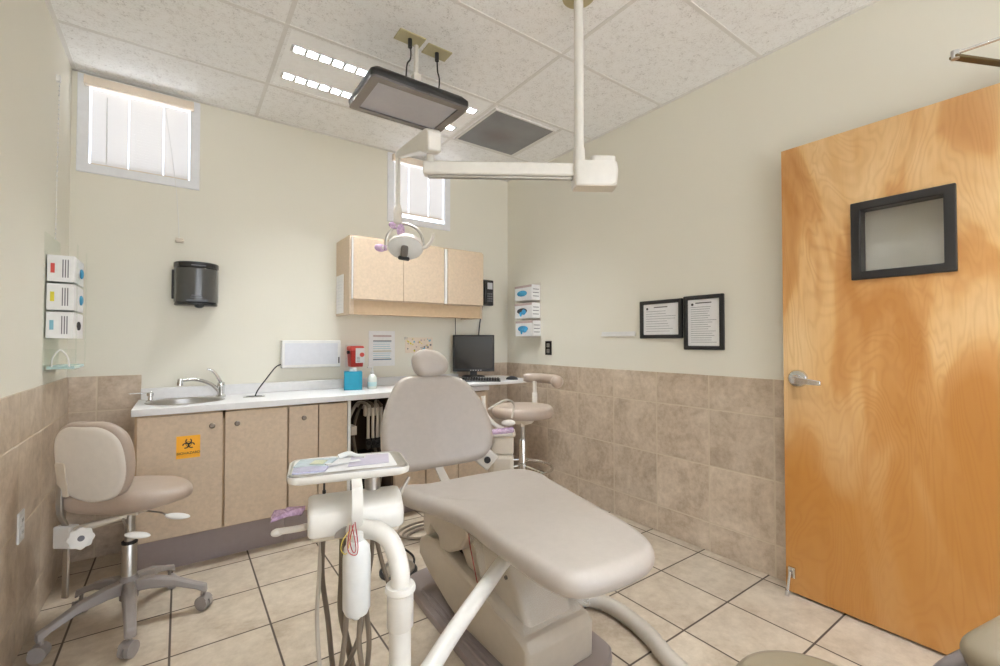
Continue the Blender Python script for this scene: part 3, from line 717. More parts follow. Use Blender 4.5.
# wall cabinets
t = thing('wall_cabinet', 'beige laminate wall cabinet with two doors on the back wall', 'cabinet', (1.3, 3.3, 1.42))
CY = 3.135
b = new(); box(b, .9545, .985, CY, YB-.001, 1.425, 1.978); box(b, .985, 1.69, CY, YB-.001, 1.525, 1.543); box(b, .985, 1.69, CY, YB-.001, 1.960, 1.978); box(b, .985, 1.69, YB-.02, YB-.001, 1.54, 1.965); box(b, 1.674, 1.69, CY, YB-.001, 1.54, 1.965)
obj('carcass', b, 'lam', t)
obj('valance', box(new(), .985, 2.035, CY+.002, CY+.018, 1.425, 1.525), 'lamedge', t)
obj('bottom_panel', box(new(), .985, 2.035, CY+.02, YB-.001, 1.44, 1.452), 'lamedge', t)
for x0, x1 in ((.975, 1.343), (1.346, 1.686)):
    obj('door', box(new(), x0, x1, CY-.022, CY-.002, 1.532, 1.964), 'lam', t, bevel=.0015)
obj('edge_strip', box(new(), .966, .974, CY-.02, CY-.001, 1.532, 1.964), 'white', t)
t = thing('wall_cabinet', 'narrow beige laminate wall cabinet beside the black wall phone', 'cabinet', (1.87, 3.3, 1.525))
b = new(); box(b, 1.694, 1.71, CY, YB-.001, 1.53, 1.978); box(b, 2.037, 2.055, CY, YB-.001, 1.425, 1.978); box(b, 1.71, 2.037, CY, YB-.001, 1.527, 1.543); box(b, 1.71, 2.037, CY, YB-.001, 1.960, 1.978); box(b, 1.71, 2.037, YB-.02, YB-.001, 1.54, 1.965); obj('carcass', b, 'lam', t)
obj('door', box(new(), 1.720, 2.052, CY-.022, CY-.002, 1.532, 1.964), 'lam', t, bevel=.0015)
obj('filler_strip', box(new(), 1.692, 1.717, CY-.014, CY-.001, 1.532, 1.964), 'white', t)
t = thing('paper_sheet', 'white notice sheet hung on the left side of the wall cabinet', 'paper', (.95, 3.3, 1.44))
obj('sheet', box(new(), .9500, .9544, 3.27, 3.44, 1.44, 1.72), 'paper', t)
b = new()
for i in range(9): box(b, .9494, .9500, 3.30, 3.41, 1.48+i*.024, 1.483+i*.024)
obj('printed_text', b, 'viewer', t, smooth=False)

# biohazard sticker on the door of the sink cabinet
t = thing('biohazard_sticker', 'orange biohazard warning sticker on the sink cabinet door', 'sticker', (.043, FY-.0205, .607))
yS = FY-.0203
obj('sheet', box(new(), -.009, .097, yS-.001, yS, .607, .727), 'orange', t)
b = new(); cs = Vector((.045, 0, .682)); mS = Matrix.Translation((cs.x, yS-.0012, cs.z)) @ Matrix.Rotation(PI/2, 4, 'X')
def ann(bm, cx, cy, r0, r1, a0=0, a1=360, n=24):
    for i in range(n):
        t0, t1 = math.radians(a0+(a1-a0)*i/n), math.radians(a0+(a1-a0)*(i+1)/n)
        q_ = [mS @ Vector((cx+r*math.cos(a), cy+r*math.sin(a), 0)) for r, a in ((r0, t0), (r1, t0), (r1, t1), (r0, t1))]
        bm.faces.new([bm.verts.new(v_) for v_ in q_])
for a in (90, 210, 330):
    cx, cy = .0155*math.cos(math.radians(a)), .0155*math.sin(math.radians(a))
    ann(b, cx, cy, .0095, .0155, a+35, a+325)
ann(b, 0, 0, .0105, .0135); ann(b, 0, 0, 0, .006)
obj('emblem', b, 'inkd', t, smooth=False)
text('BIOHAZARD', .0185, Matrix.Translation((.045, yS-.0015, .628)) @ Matrix.Rotation(PI/2, 4, 'X'), 'inkd', t)

# towel dispenser
tx0, tx1 = -.033, .197
t = thing('towel_dispenser', 'smoked grey round-fronted paper towel dispenser on the back wall', 'towel dispenser', (.07, YB-.1, 1.45))
arc = [(tx0+.005, YB-.001)]+[(.082-(.118)*math.cos(a), YB-.03-.125*math.sin(a)**.8) for a in [math.radians(6+i*14) for i in range(13)]]+[(tx1-.005, YB-.001)]
def half(z0, z1, f=1):
    b = new(); P = [(.082+(x-.082)*f, YB+(y-YB)*f if y < YB-.02 else y) for x, y in arc]
    ring_loft(b, [[Vector((x, y, z)) for x, y in P] for z in (z0, z1)]); return b
obj('cover', half(1.478, 1.688), 'smoke', t, bevel=.004)
obj('top_band', half(1.690, 1.725, 1.012), 'smoke_d', t, bevel=.006)
obj('outlet', half(1.458, 1.4775, .97), 'smoke_d', t, bevel=.006)
b = new(); ball(b, (.095, YB-.13, 1.456), .02, 1.3, 1, .8, u=12, v=8); box(b, .03, .14, YB-.158, YB-.13, 1.478, 1.492); obj('dispensing_nozzle', b, 'smoke_d', t)
obj('back_plate', box(new(), tx0-.012, tx0+.01, YB-.04, YB-.001, 1.50, 1.68), 'black', t, bevel=.004)
b = new(); box(b, .052, .127, YB-.1595, YB-.150, 1.700, 1.704); obj('printed_text', b, 'ink', t)
b = new(); box(b, .055, .105, YB-.1565, YB-.150, 1.515, 1.519); box(b, .05, .11, YB-.1565, YB-.150, 1.503, 1.506); obj('printed_text', b, 'ink', t)

# acrylic glove holder on the left wall, three boxes
x_ = XL
t = thing('acrylic_holder', 'clear acrylic wall holder with lower tray in the left corner', 'holder', (x_+.05, 3.06, 1.10))
b = new(); box(b, x_+.0001, x_+.004, 2.90, 3.22, 1.10, 1.745)
for z in (1.248, 1.382, 1.516): box(b, x_+.004, x_+.108, 2.92, 3.20, z-.004, z-.001)
box(b, x_+.108, x_+.111, 3.17, 3.20, 1.10, 1.70); box(b, x_+.108, x_+.111, 2.92, 2.945, 1.10, 1.70); box(b, x_+.004, x_+.112, 2.916, 2.92, 1.10, 1.20); box(b, x_+.004, x_+.108, 2.92, 3.2, 1.10, 1.104)
obj('panels', b, 'acrylic', t, smooth=False)
b = new(); tube(b, [(x_+.03, 2.912, 1.115), (x_+.035, 2.905, 1.16), (x_+.06, 2.90, 1.195), (x_+.085, 2.905, 1.16), (x_+.09, 2.912, 1.115)], .003, 8, 5); obj('wire_loop', b, 'white', t)
obj('tray_lining', box(new(), x_+.01, x_+.105, 2.925, 3.19, 1.1045, 1.118), 'sani', t)
for i, (z, nm, lab) in enumerate(((1.518, 'redp', 'topmost white glove box with red label in the acrylic holder'),
                             (1.384, 'yellow', 'middle white glove box with yellow label in the acrylic holder'),
                             (1.250, 'bluep', 'lowest white glove box with blue label in the acrylic holder'))):
    g = thing('glove_box', lab, 'glove box', (x_+.05, 3.06, z), group='glove boxes in the corner holder')
    dxx = .004 if i == 2 else 0
    obj('carton', box(new(), x_+.006, x_+.100, 2.926-dxx, 3.18, z, z+.124), 'paper', g, bevel=.001)
    yb = 2.926-dxx
    obj('colour_label', box(new(), x_+.018, x_+.032, yb-.001, yb, z+.04, z+.085), nm, g)
    b = new()
    for k_ in range(3): box(b, x_+.058+k_*.009, x_+.062+k_*.009, yb-.001, yb, z+.02, z+.105)
    obj('printed_text', b, 'ink', g, smooth=False)
    xx = x_+.100
    if i < 2:
        b = new(); ball(b, (xx+.003, 3.10, z+.06), .022, .35, 1.6, 1.1, u=12, v=8); ball(b, (xx+.005, 3.08, z+.05), .015, .4, 1.2, 1.2, u=10, v=6); obj('glove', b, 'glove', g)
    else:
        b = new(); ring_loft(b, [[Vector((xx+q_, 3.06+.055*math.cos(a), z+.062+.022*math.sin(a))) for a in [2*PI*j/24 for j in range(24)]] for q_ in (0, .0012)]); obj('opening', b, 'dark', g)
# socket plates
def socket(x, y, z, s, mat, lab, ax):
    t = thing('wall_socket', lab, 'socket', (x, y, z))
    if ax > 0: obj('plate', box(new(), x, x+.007, y-.038, y+.038, z, z+.118), mat, t, bevel=.002)
    else: obj('plate', box(new(), x-.007, x, y-.038, y+.038, z, z+.118), mat, t, bevel=.002)
    for k_ in (.018, .066):
        b = new(); xx = (x+.007, x+.009) if ax > 0 else (x-.009, x-.007)
        box(b, *xx, y-.017, y+.017, z+k_, z+k_+.032)
        o = obj('outlet', b, s, t, bevel=.001)
        b = new(); x2 = (x+.009, x+.0095) if ax > 0 else (x-.0095, x-.009)
        for sy in (-.007, .007): box(b, *x2, y+sy-.0015, y+sy+.0015, z+k_+.012, z+k_+.024)
        obj('slots', b, 'dark', o)
socket(XL+TT, 2.545, .448, 'white', 'white', 'white wall socket in the left wall tiles', 1)
socket(XR, 2.87, 1.12, 'steel', 'dark', 'metal wall socket above the right wall tiles', -1)

# glove boxes on the right wall
t = thing('box_rack', 'thin wire rack holding three glove boxes on the right wall', 'rack', (XR-.05, 3.1, 1.27))
b = new()
for z in (1.282, 1.438, 1.594): box(b, XR-.105, XR-.001, 2.972, 3.222, z-.004, z-.001)
box(b, XR-.004, XR-.0005, 2.97, 3.225, 1.27, 1.75)
obj('shelves', b, 'shell', t)
for i, (z, lab) in enumerate(((1.596, 'topmost glove box with blue oval print on right wall'), (1.440, 'middle glove box showing a dark opening on right wall'), (1.284, 'lowest glove box with blue gloves spilling on right wall'))):
    off = -.012 if i == 2 else 0
    g = thing('glove_box', lab, 'glove box', (XR-.05, 3.1, z), group='glove boxes on the right wall')
    x0_, y0_, y1_ = XR-.100, 2.976+off, 3.215+off
    obj('carton', box(new(), x0_, XR-.005, y0_, y1_, z, z+.132), 'paper', g, bevel=.001)
    obj('colour_band', box(new(), x0_-.001, x0_, y0_, y1_, z+.112, z+.131), 'salmon', g)
    b = new()
    for k_ in range(3): box(b, x0_+.015, x0_+.08, y0_-.001, y0_, z+.03+k_*.03, z+.036+k_*.03)
    obj('printed_text', b, 'ink', g, smooth=False)
    b = new(); ring_loft(b, [[Vector((x0_-q_, 3.11+off+.07*math.cos(a), z+.062+.026*math.sin(a))) for a in [2*PI*j/24 for j in range(24)]] for q_ in (0, .002)]); obj('opening', b, 'glove' if i != 1 else 'inkd', g)
    if i:
        b = new(); ball(b, (x0_-.006, 3.08+off, z+.052), .02, .4, 1.5, 1.2, u=12, v=8); ball(b, (x0_-.008, 3.12+off, z+.035), .014, .5, 1, 1.5, u=10, v=6); obj('glove', b, 'glove', g)
# name strip
t = thing('wall_strip', 'short white plastic strip holder left of the framed certificates', 'holder', (XR, 2.12, 1.27))
b = new(); box(b, XR-.006, XR-.0005, 1.975, 2.275, 1.272, 1.305); obj('strip', b, 'white', t, bevel=.001); obj('lip', box(new(), XR-.014, XR-.006, 1.975, 2.275, 1.272, 1.283), 'white', t, bevel=.001)
# certificates
def cert(y0, y1, z0, z1, lab, n, sd):
    t = thing('framed_certificate', lab, 'certificate', (XR-.01, (y0+y1)/2, z0))
    fw = .024
    P = rightp(XR-.0005)
    obj('frame', plate_with_holes(new(), ry(y0, y1, z0, z1), [ry(y0+fw, y1-fw, z0+fw, z1-fw)], 0, .022, P), 'blackframe', t, bevel=.004, smooth=False)
    obj('paper', box(new(), XR-.010, XR-.004, y0+fw-.002, y1-fw+.002, z0+fw-.002, z1-fw+.002), 'paper', t)
    b = new(); lines(b, 'right', XR-.0100, y0+fw+.02, y1-fw-.02, z0+fw+.015, z1-fw-.04, n, .0022, .35, sd=sd); obj('printed_text', b, 'ink', t, smooth=False)
    b = new(); c_ = (y0+y1)/2
    box(b, XR-.0115, XR-.010, c_-.05, c_+.05, z1-fw-.025, z1-fw-.019); cyl(b, (XR-.0115, y1-fw-.03, z1-fw-.03), (XR-.010, y1-fw-.03, z1-fw-.03), .008, 12); obj('heading', b, 'inkd', t, smooth=False)
cert(1.612, 1.925, 1.255, 1.505, 'landscape black framed certificate, the left one on the right wall', 9, 2)
cert(1.35, 1.600, 1.185, 1.513, 'portrait black framed certificate, the one nearer the wooden door', 17, 5)

# wall phone
t = thing('wall_phone', 'black wall phone with keypad on the right of the wall cabinets', 'phone', (2.34, YB-.03, 1.57))
obj('body', box(new(), 2.235, 2.36, YB-.055, YB-.001, 1.565, 1.80), 'black', t, bevel=.008)
obj('handset', box(new(), 2.24, 2.275, YB-.085, YB-.055, 1.575, 1.79), 'smoke_d', t, bevel=.01)
b = new()
for i in range(4):
    for j in range(3): box(b, 2.288+j*.021, 2.301+j*.021, YB-.058, YB-.055, 1.60+i*.022, 1.612+i*.022)
obj('keys', b, 'ink', t, smooth=False)
obj('display', box(new(), 2.287, 2.345, YB-.057, YB-.055, 1.715, 1.775), 'viewer', t)
b = new(); tube(b, [(2.25, YB-.03, 1.565), (2.24, YB-.01, 1.42), (2.22, YB-.01, 1.25), (2.22, YB-.012, 1.1)], .0055, 8); obj('cord', b, 'black', t)
b = new(); tube(b, [(1.98, YB-.008, 1.44), (1.982, YB-.008, 1.3), (1.98, YB-.03, 1.0)], .003, 6); tag(obj('wall_cable', b, 'black'), 'thin dark cable running down from the wall cabinets behind the monitor', 'cable')

# keyboard shelf, keyboard, mouse, monitor
KZ = .905
t = thing('keyboard_shelf', 'white keyboard shelf standing over the right end of the worktop', 'shelf', (1.95, 3.05, .886))
P = [(1.60, 2.93), (1.70, 2.84), (2.05, 2.79), (2.24, 2.80), (2.33, 2.88), (2.36, 3.06), (2.40, 3.30), (2.2, 3.40), (1.7, 3.40)]
b = prism(new(), [tuple(p[:2]) for p in smooth_path([(a, c_, 0) for a, c_ in P], 4, True)], KZ, KZ+.022); obj('shelf_top', b, 'counter', t, bevel=.004)
b = new(); box(b, 1.75, 1.95, 3.0, 3.3, .887, KZ); obj('support', b, 'steel', t)
kr = -.60; mk = Matrix.Translation((1.86, 2.97, KZ+.022)) @ Matrix.Rotation(kr, 4, 'Z')
t = thing('keyboard', 'black computer keyboard on the white shelf in front of the monitor', 'keyboard', (1.86, 2.97, KZ+.022))
b = new(); P = [(-.0, 0), (.15, 0), (.15, .016), (.0, .010)]
ring_loft(b, [[mk @ Vector((x, y-.075, z)) for y, z in P] for x in (-.215, .215)]); obj('base', b, 'black', t, bevel=.002)
b = new()
for r_ in range(5):
    for c_ in range(20):
        x = -.205+c_*.0207; box(b, x, x+.0165, -.068+r_*.026, -.046+r_*.026, .010, .019+r_*.001, mk)
obj('keys', b, 'smoke_d', t, smooth=False)
t = thing('mouse', 'black computer mouse at the right end of the keyboard shelf', 'mouse', (2.17, 2.89, KZ+.022))
b = new(); ball(b, (2.19, 2.90, KZ+.024), .03, 1.1, 1.7, .9, Matrix.Rotation(.6, 4, 'Z'))
bmesh.ops.bisect_plane(b, geom=b.verts[:]+b.edges[:]+b.faces[:], plane_co=(0, 0, KZ+.0225), plane_no=(0, 0, 1), clear_inner=True); obj('shell', b, 'black', t)
mc = Vector((2.075, 3.30, 0)); mm = Matrix.Translation((2.075, 3.30, 0)) @ Matrix.Rotation(-.55, 4, 'Z')
t = thing('monitor', 'black flat computer monitor standing behind the keyboard', 'monitor', (2.075, 3.30, KZ+.022))
obj('housing', box(new(), -.18, .18, -.01, .03, .975, 1.292, mm), 'black', t, bevel=.006)
obj('screen', box(new(), -.163, .163, -.012, -.009, 1.0, 1.278, mm), 'screen', t)
b = new()
for i in range(5): box(b, -.03+i*.022, -.02+i*.022, -.0125, -.009, .983, .989, mm)
obj('buttons', b, 'white', t)
b = new(); box(b, -.03, .03, .02, .045, KZ+.03, 1.1, mm); obj('neck', b, 'black', t)
b = new(); ring_loft(b, [[mm @ Vector((.10*f*math.cos(a), .02+.075*f*math.sin(a), z)) for a in [2*PI*j/24 for j in range(24)]] for f, z in ((1, KZ+.0225), (1, KZ+.030), (.8, KZ+.036))]); obj('base', b, 'black', t)

# suction set inside the open bay
t = thing('suction_unit', 'white suction bracket with grey tubing inside the open counter bay', 'suction unit', (1.1, 3.15, .3))
b = new(); box(b, 1.055, 1.185, 3.10, 3.14, .71, .79); box(b, 1.10, 1.14, 3.12, 3.44, .735, .765); obj('bracket', b, 'shell', t, bevel=.006)
for x in (1.075, 1.108, 1.140, 1.168):
    b = new(); cyl(b, (x, 3.085, .56), (x, 3.085, .77), .0105, 12); hnd = obj('suction_handle', b, 'shell', t)
    b = new(); cyl(b, (x, 3.085, .49), (x, 3.085, .56), .015, 12); ball(b, (x, 3.07, .53), .02, u=10, v=8); obj('valve', b, 'black', hnd)
for k_, (x, xe) in enumerate(((1.075, .95), (1.108, 1.0), (1.14, 1.19), (1.168, 1.14))):
    b = new(); tube(b, [(x, 3.085, .77), (x-.01, 3.10, .80), ((x+xe)/2, 3.16, .79), (xe, 3.18, .60), (xe+.02, 3.14, .35), (xe, 3.2, .13)], .011, 8); obj('suction_hose', b, 'hoseg' if k_ % 2 == 0 else 'hosed', t)
b = new(); box(b, .945, .985, 3.05, 3.15, .60, .66); obj('valve_block', b, 'shell', t, bevel=.004)
b = new(); box(b, 1.02, 1.17, 3.20, 3.40, .116, .42); obj('canister', b, 'smoke_d', t, bevel=.02)

# ------------------------------------------------------------------ dental chair
SZ = .585
t = thing('dental_chair', 'taupe vinyl dental patient chair with beige base in the middle of the room', 'dental chair', (1.13, 1.6, 0))
so = [(.80, 1.90), (.785, 1.80), (.805, 1.72), (.838, 1.65), (.862, 1.56), (.866, 1.42), (.852, 1.28), (.842, 1.10), (.840, .97), (.868, .885), (.94, .848), (1.06, .835), (1.165, .845), (1.238, .89), (1.290, .99), (1.340, 1.18), (1.392, 1.39), (1.445, 1.58), (1.478, 1.70), (1.465, 1.80), (1.40, 1.865), (1.25, 1.895), (1.0, 1.905)]
def sh(x, y):
    d = math.hypot((x-1.13)/.35, 1)-1
    dip = -.008*math.exp(-((y-1.70)/.16)**2)*math.exp(-((x-1.13)/.26)**4)
    wing = .012*max(0, min(1, (.92-x)/.08))*max(0, min(1, (y-1.6)/.1)) if y > 1.6 else 0
    return .016*max(0, min(1, (1.35-y)/.35))+dip+wing+.012*math.exp(-((y-1.35)/.3)**2)
b = pad(new(), so, .076, .040, Matrix.Translation((0, 0, SZ)), hf=sh, crown=.006); obj('seat_cushion', b, 'vinyl', t, sharp=80)
b = pad(new(), [(.96, 1.80), (.95, 1.10), (1.0, 1.0), (1.15, 1.0), (1.20, 1.1), (1.30, 1.5), (1.33, 1.8)], .02, .008, Matrix.Translation((0, 0, SZ-.072))); obj('seat_pan', b, 'housing', t, sharp=60)
# backrest
ca = Vector((.15, .989, 0)); cu_ = Vector((.989, -.15, 0)); th = math.radians(18)
cv = Vector((ca.x*math.sin(th), ca.y*math.sin(th), math.cos(th))); cn = -(cu_.cross(cv))
cn = cu_.cross(cv)
P0 = Vector((1.085, 2.07, .615))
MB = Matrix(((cu_.x, cv.x, cn.x, P0.x), (cu_.y, cv.y, cn.y, P0.y), (cu_.z, cv.z, cn.z, P0.z), (0, 0, 0, 1)))
# cn = u x v points away from the camera or towards it: cushion face must look at the foot end
fs = 1 if cn.dot(Vector((-.15, -.99, .3))) > 0 else -1
bo = [(-.12, .458), (0, .458), (.12, .452), (.195, .425), (.245, .365), (.29, .28), (.322, .18), (.326, .10), (.298, .03), (.235, -.012), (.12, -.022), (-.01, -.025), (-.13, -.03), (-.22, -.012), (-.272, .07), (-.281, .14), (-.262, .26), (-.215, .37), (-.175, .43)]
MBf = MB if fs > 0 else MB @ Matrix.Diagonal((1, 1, -1, 1))
def bh(x, y): return -.02*math.exp(-((x-.02)/.16)**2)*math.exp(-((y-.15)/.25)**2)+.012*(abs(x)/.3)**2
b = pad(new(), bo, .075, .036, MBf @ Matrix.Translation((0, 0, .03)), hf=bh, crown=.004); obj('backrest', b, 'vinyl', t, sharp=80)
b = pad(new(), [(x*.9, .21+(y-.21)*.9) for x, y in bo], .03, .012, MBf @ Matrix.Translation((0, 0, -.047))); obj('back_shell', b, 'shell2', t, sharp=60)
ho = [(-.092, .548), (-.078, .585), (-.03, .612), (.03, .607), (.08, .580), (.108, .535), (.102, .490), (.06, .462), (0, .452), (-.05, .460), (-.083, .495)]
b = pad(new(), ho, .075, .037, MBf @ Matrix.Translation((0, -.008, .045)), hf=lambda x, y: -.008*math.exp(-((x-.01)/.05)**2), crown=.006); hr = obj('headrest', b, 'vinyl', t, sharp=80)
b = new(); box(b, -.03, .03, .33, .55, -.075, -.05, MBf); box(b, -.02, .02, .50, .54, -.06, -.0, MBf); obj('headrest_bar', b, 'steel', t, bevel=.003)
# back strut and hinge arms
b = new(); rings = []
for p, w_ in (((1.105, 2.12, .66), .022), ((1.10, 2.085, .58), .022), ((1.12, 1.98, .47), .028), ((1.13, 1.85, .44), .03)):
    p = Vector(p); rings.append([p+Vector((sx*w_, 0, 0))+Vector((0, sy*.012, sy*.004)) for sx, sy in ((-1, -1), (1, -1), (1, 1), (-1, 1))])
ring_loft(b, rings); obj('back_strut', b, 'shell', t, bevel=.003)
# right armrest with bracket
ab = Vector((1.40, 2.02, .62))
b = new(); mx = Matrix.Translation((1.355, 2.03, .605)) @ Matrix.Rotation(-.55, 4, 'Z') @ Matrix.Rotation(math.radians(40), 4, 'Y')
box(b, -.07, .05, -.012, .012, -.05, .05, mx); br = obj('armrest_bracket', b, 'shell', t, bevel=.01)
b = new(); k_ = mx @ Vector((0.01, -.014, 0)); k2 = mx @ Vector((.01, -.024, 0)); cyl(b, k_, k2, .018, 14); obj('pivot_bolt', b, 'black', br)
# pedestal
b = new(); prof = [(1.215, .03), (1.212, .15), (1.235, .185), (1.30, .205), (1.46, .240), (1.70, .262), (1.93, .300), (2.02, .292), (2.09, .25), (2.09, .20), (2.0, .13), (1.80, .06), (1.66, .03)]
rings = []
for x, ins in ((.985, .018), (.998, .004), (1.02, 0), (1.28, 0), (1.305, .004), (1.318, .018)):
    cyy, czz = 1.65, .15
    rings.append([Vector((x, y+(ins if y < cyy else -ins), z-(ins if z > czz else -ins*.3))) for y, z in prof])
ring_loft(b, rings); obj('pedestal', b, 'housing', t, sharp=50, bevel=.004)
b = new(); prof = [(1.26, .17), (1.30, .25), (1.38, .36), (1.45, .45), (1.50, .495), (1.78, .495), (1.84, .46), (1.80, .36), (1.70, .26), (1.6, .22)]
rings = [[Vector((x, cy_+(y-cy_)*f, z)) for y, z in prof] for x, f, cy_ in ((1.03, .93, 1.55), (1.045, 1, 1.55), (1.245, 1, 1.55), (1.26, .93, 1.55))]
ring_loft(b, rings); obj('lift_column', b, 'housing', t, sharp=45, bevel=.01)
b = new(); prof = [(1.62, .50), (1.60, .42), (1.66, .35), (1.76, .30), (1.84, .29), (1.86, .34), (1.93, .36), (1.97, .30), (2.01, .32), (2.02, .43), (1.98, .50)]
ring_loft(b, [[Vector((x, y, z)) for y, z in prof] for x in (.975, 1.03)]); ring_loft(b, [[Vector((x, y, z)) for y, z in prof] for x in (1.24, 1.30)]); box(b, 1.0, 1.28, 1.66, 1.98, .42, .50)
obj('seat_casting', b, 'housing', t, bevel=.012)
b = new(); box(b, 1.05, 1.24, 1.75, 2.0, .27, .33); obj('linkage', b, 'dark', t, bevel=.01)
b = new(); k_ = [(1.385, 1.19), (1.415, 1.30), (1.44, 1.9), (1.38, 2.12), (1.2, 2.2), (.99, 2.18), (.93, 2.05), (.905, 1.6), (.90, 1.3), (.95, 1.18), (1.1, 1.15), (1.30, 1.15)]
P = [tuple(p[:2]) for p in smooth_path([(x, y, 0) for x, y in k_], 4, True)]
ring_loft(b, [[Vector((1.17+(x-1.17)*f, 1.65+(y-1.65)*f, z)) for x, y in P] for z, f in ((.0, 1), (.022, 1), (.03, .985))])
bpz = obj('base_plate', b, 'plate', t)
b = new(); tube(b, [(.935, 1.30, .03), (.94, 1.6, .032), (.965, 2.0, .03)], .008, 8); tube(b, [(.955, 1.30, .03), (.965, 1.6, .032), (.985, 1.95, .03)], .006, 8); obj('plate_rib', b, 'plate', bpz)
b = new(); cyl(b, (1.04, 1.208, .075), (1.04, 1.2135, .075), .012, 14); obj('badge', b, 'chrome', t)
b = new(); cyl(b, (1.03, 1.40, .33), (1.024, 1.40, .33), .008, 10); obj('screw_cap', b, 'dark', t)
b = new(); tube(b, [(1.0, 1.62, .50), (.985, 1.60, .42), (.99, 1.58, .34), (1.0, 1.56, .25)], .002, 6); obj('red_wire', b, 'redwire', t)
# clear protective sleeve under the foot end
b = new(); P4 = [(-1, -1), (1, -1), (1, 1), (-1, 1)]
rings = [[Vector((1.15+sx*wx+.006*math.sin(j*2.1), cy_+sy*wy, z)) for j, (sx, sy) in enumerate(P4)] for z, wx, wy, cy_ in ((.205, .165, .13, 1.37), (.30, .15, .14, 1.40), (.40, .16, .17, 1.40), (.49, .19, .24, 1.40))]
ring_loft(b, rings, False, False); obj('plastic_sleeve', b, 'clearfilm', t, sharp=60)

# flexible hose on the floor
b = new(); hp = [(1.32, 1.62, .06), (1.45, 1.56, .05), (1.59, 1.43, .036), (1.60, 1.29, .036), (1.57, 1.15, .036), (1.515, 1.02, .036), (1.48, .85, .036), (1.47, .62, .036), (1.50, .3, .036)]
path = smooth_path(hp, 14); m_ = len(path)
tube(b, path, lambda s: .031+(.0042 if int(s*(m_-1)) % 2 else 0), 14, straight=True)
tag(obj('vacuum_hose', b, 'hoseg', sharp=75), 'grey ribbed hose lying on the floor tiles beside the chair foot', 'hose')
b = new(); prism(b, rrect(1.22, 1.42, .93, 1.05, .03), .0, .02); ball(b, (1.32, .99, .018), .05, 1.4, .8, .3, u=16, v=8)
tag(obj('floor_pedal_cover', b, 'hoseg'), 'pale grey flat pad on floor below the chair foot end', 'pad')
# foot control disc
t = thing('foot_control', 'round chrome foot pedal on the floor beside the chair base', 'foot pedal', (.99, 2.29, 0))
fc = (.965, 2.285, 0)
obj('dome', lathe(new(), [(.085, .018), (.085, .03), (.07, .045), (.03, .055), (.01, .056)], fc, 32), 'steel', t)
obj('rubber_base', lathe(new(), [(.08, 0.0), (.10, .002), (.10, .014), (.088, .018)], fc, 32), 'black', t)
b = new(); tube(b, [(1.06, 2.30, .01), (1.10, 2.42, .01), (1.06, 2.7, .01), (1.02, 2.9, .01)], .006, 8); obj('cable', b, 'dark', t)

# assistant column on the far side of the chair
t = thing('assistant_unit', 'cream chair-side assistant column with instrument arm behind the chair back', 'dental unit', (1.46, 2.0, 0))
cb_ = Vector((1.495, 2.065, 0))
mx = Matrix.Translation(cb_) @ Matrix.Rotation(-YAW, 4, 'Z')
b = new(); box(b, -.065, .06, -.05, .06, .03, .60, mx); obj('cabinet', b, 'shell2', t, bevel=.02, seg=3)
obj('top_shelf', box(new(), -.085, .07, -.06, .065, .705, .73, mx), 'shell2', t, bevel=.01)
b = new(); box(b, -.075, -.03, -.03, .03, .02, .70, mx); box(b, -.075, .06, -.03, .03, .60, .70, mx); obj('post', b, 'shell2', t, bevel=.012)
b = new(); tube(b, [mx @ Vector((-.12, -.05, .72)), mx @ Vector((-.03, -.07, .725)), mx @ Vector((.05, -.06, .735))], .017, 12); obj('arm', b, 'shell', t)
b = new(); tube(b, [mx @ Vector((-.11, -.03, .93)), mx @ Vector((-.10, -.04, .84)), mx @ Vector((-.05, -.06, .78)), mx @ Vector((.0, -.05, .75))], .012, 10); obj('hose_arm', b, 'shell', t)
b = new(); tube(b, [mx @ Vector((-.08, -.06, .86)), mx @ Vector((.01, -.03, .905)), mx @ Vector((.06, .02, .88)), mx @ Vector((.05, .0, .80))], .006, 8); obj('instrument_hose', b, 'hoseg', t)
b = new(); ball(b, mx @ Vector((.03, -.06, .785)), .03, 1.3, .8, .6, mx.to_3x3().to_4x4()); obj('bowl_rim', b, 'shell', t)
b = new(); tube(b, [mx @ Vector((-.08, -.07, .735)), mx @ Vector((.0, -.085, .745)), mx @ Vector((.055, -.07, .75))], .016, 10); obj('barrier_film', b, 'purple', t)
obj('foot', box(new(), -.08, .065, -.06, .07, 0, .03, mx), 'plate', t, bevel=.005)

# ------------------------------------------------------------------ delivery unit in front
t = thing('delivery_unit', 'white instrument delivery unit with tray and curved post left of the chair', 'dental unit', (.467, 1.095, 0))
rz = -.235
tc = Vector((.402, 1.338, .875)); mt = Matrix.Translation(tc) @ Matrix.Rotation(rz, 4, 'Z')
b = new(); rings = []
for f, z in ((-.012, -.022), (-.002, -.016), (0, -.004), (-.001, .001)):
    rings.append([mt @ Vector((p[0], p[1], z)) for p in rrect(-.155-f, .170+f, -.102-f, .098+f, .03, 6)])
rings.append([mt @ Vector((p[0], p[1], .001)) for p in rrect(-.150, .165, -.097, .093, .028, 6)])
rings.append([mt @ Vector((p[0], p[1], -.006)) for p in rrect(-.147, .162, -.094, .090, .026, 6)])
ring_loft(b, rings); tr = obj('tray_holder', b, 'arm', t, sharp=50)
b = new(); rings = []
for a, z in ((.158, -.005), (.158, -.003), (.156, .002), (.159, .004), (.162, .0035), (.1605, .005), (.156, .006), (.151, .0035), (.147, -.001)):
    rings.append([mt @ Vector((p[0], p[1], z)) for p in rrect(-a+.013, a+.002, -a+.065, a-.068, .026, 6)])
ring_loft(b, rings); obj('steel_tray', b, 'steel', tr, sharp=50)
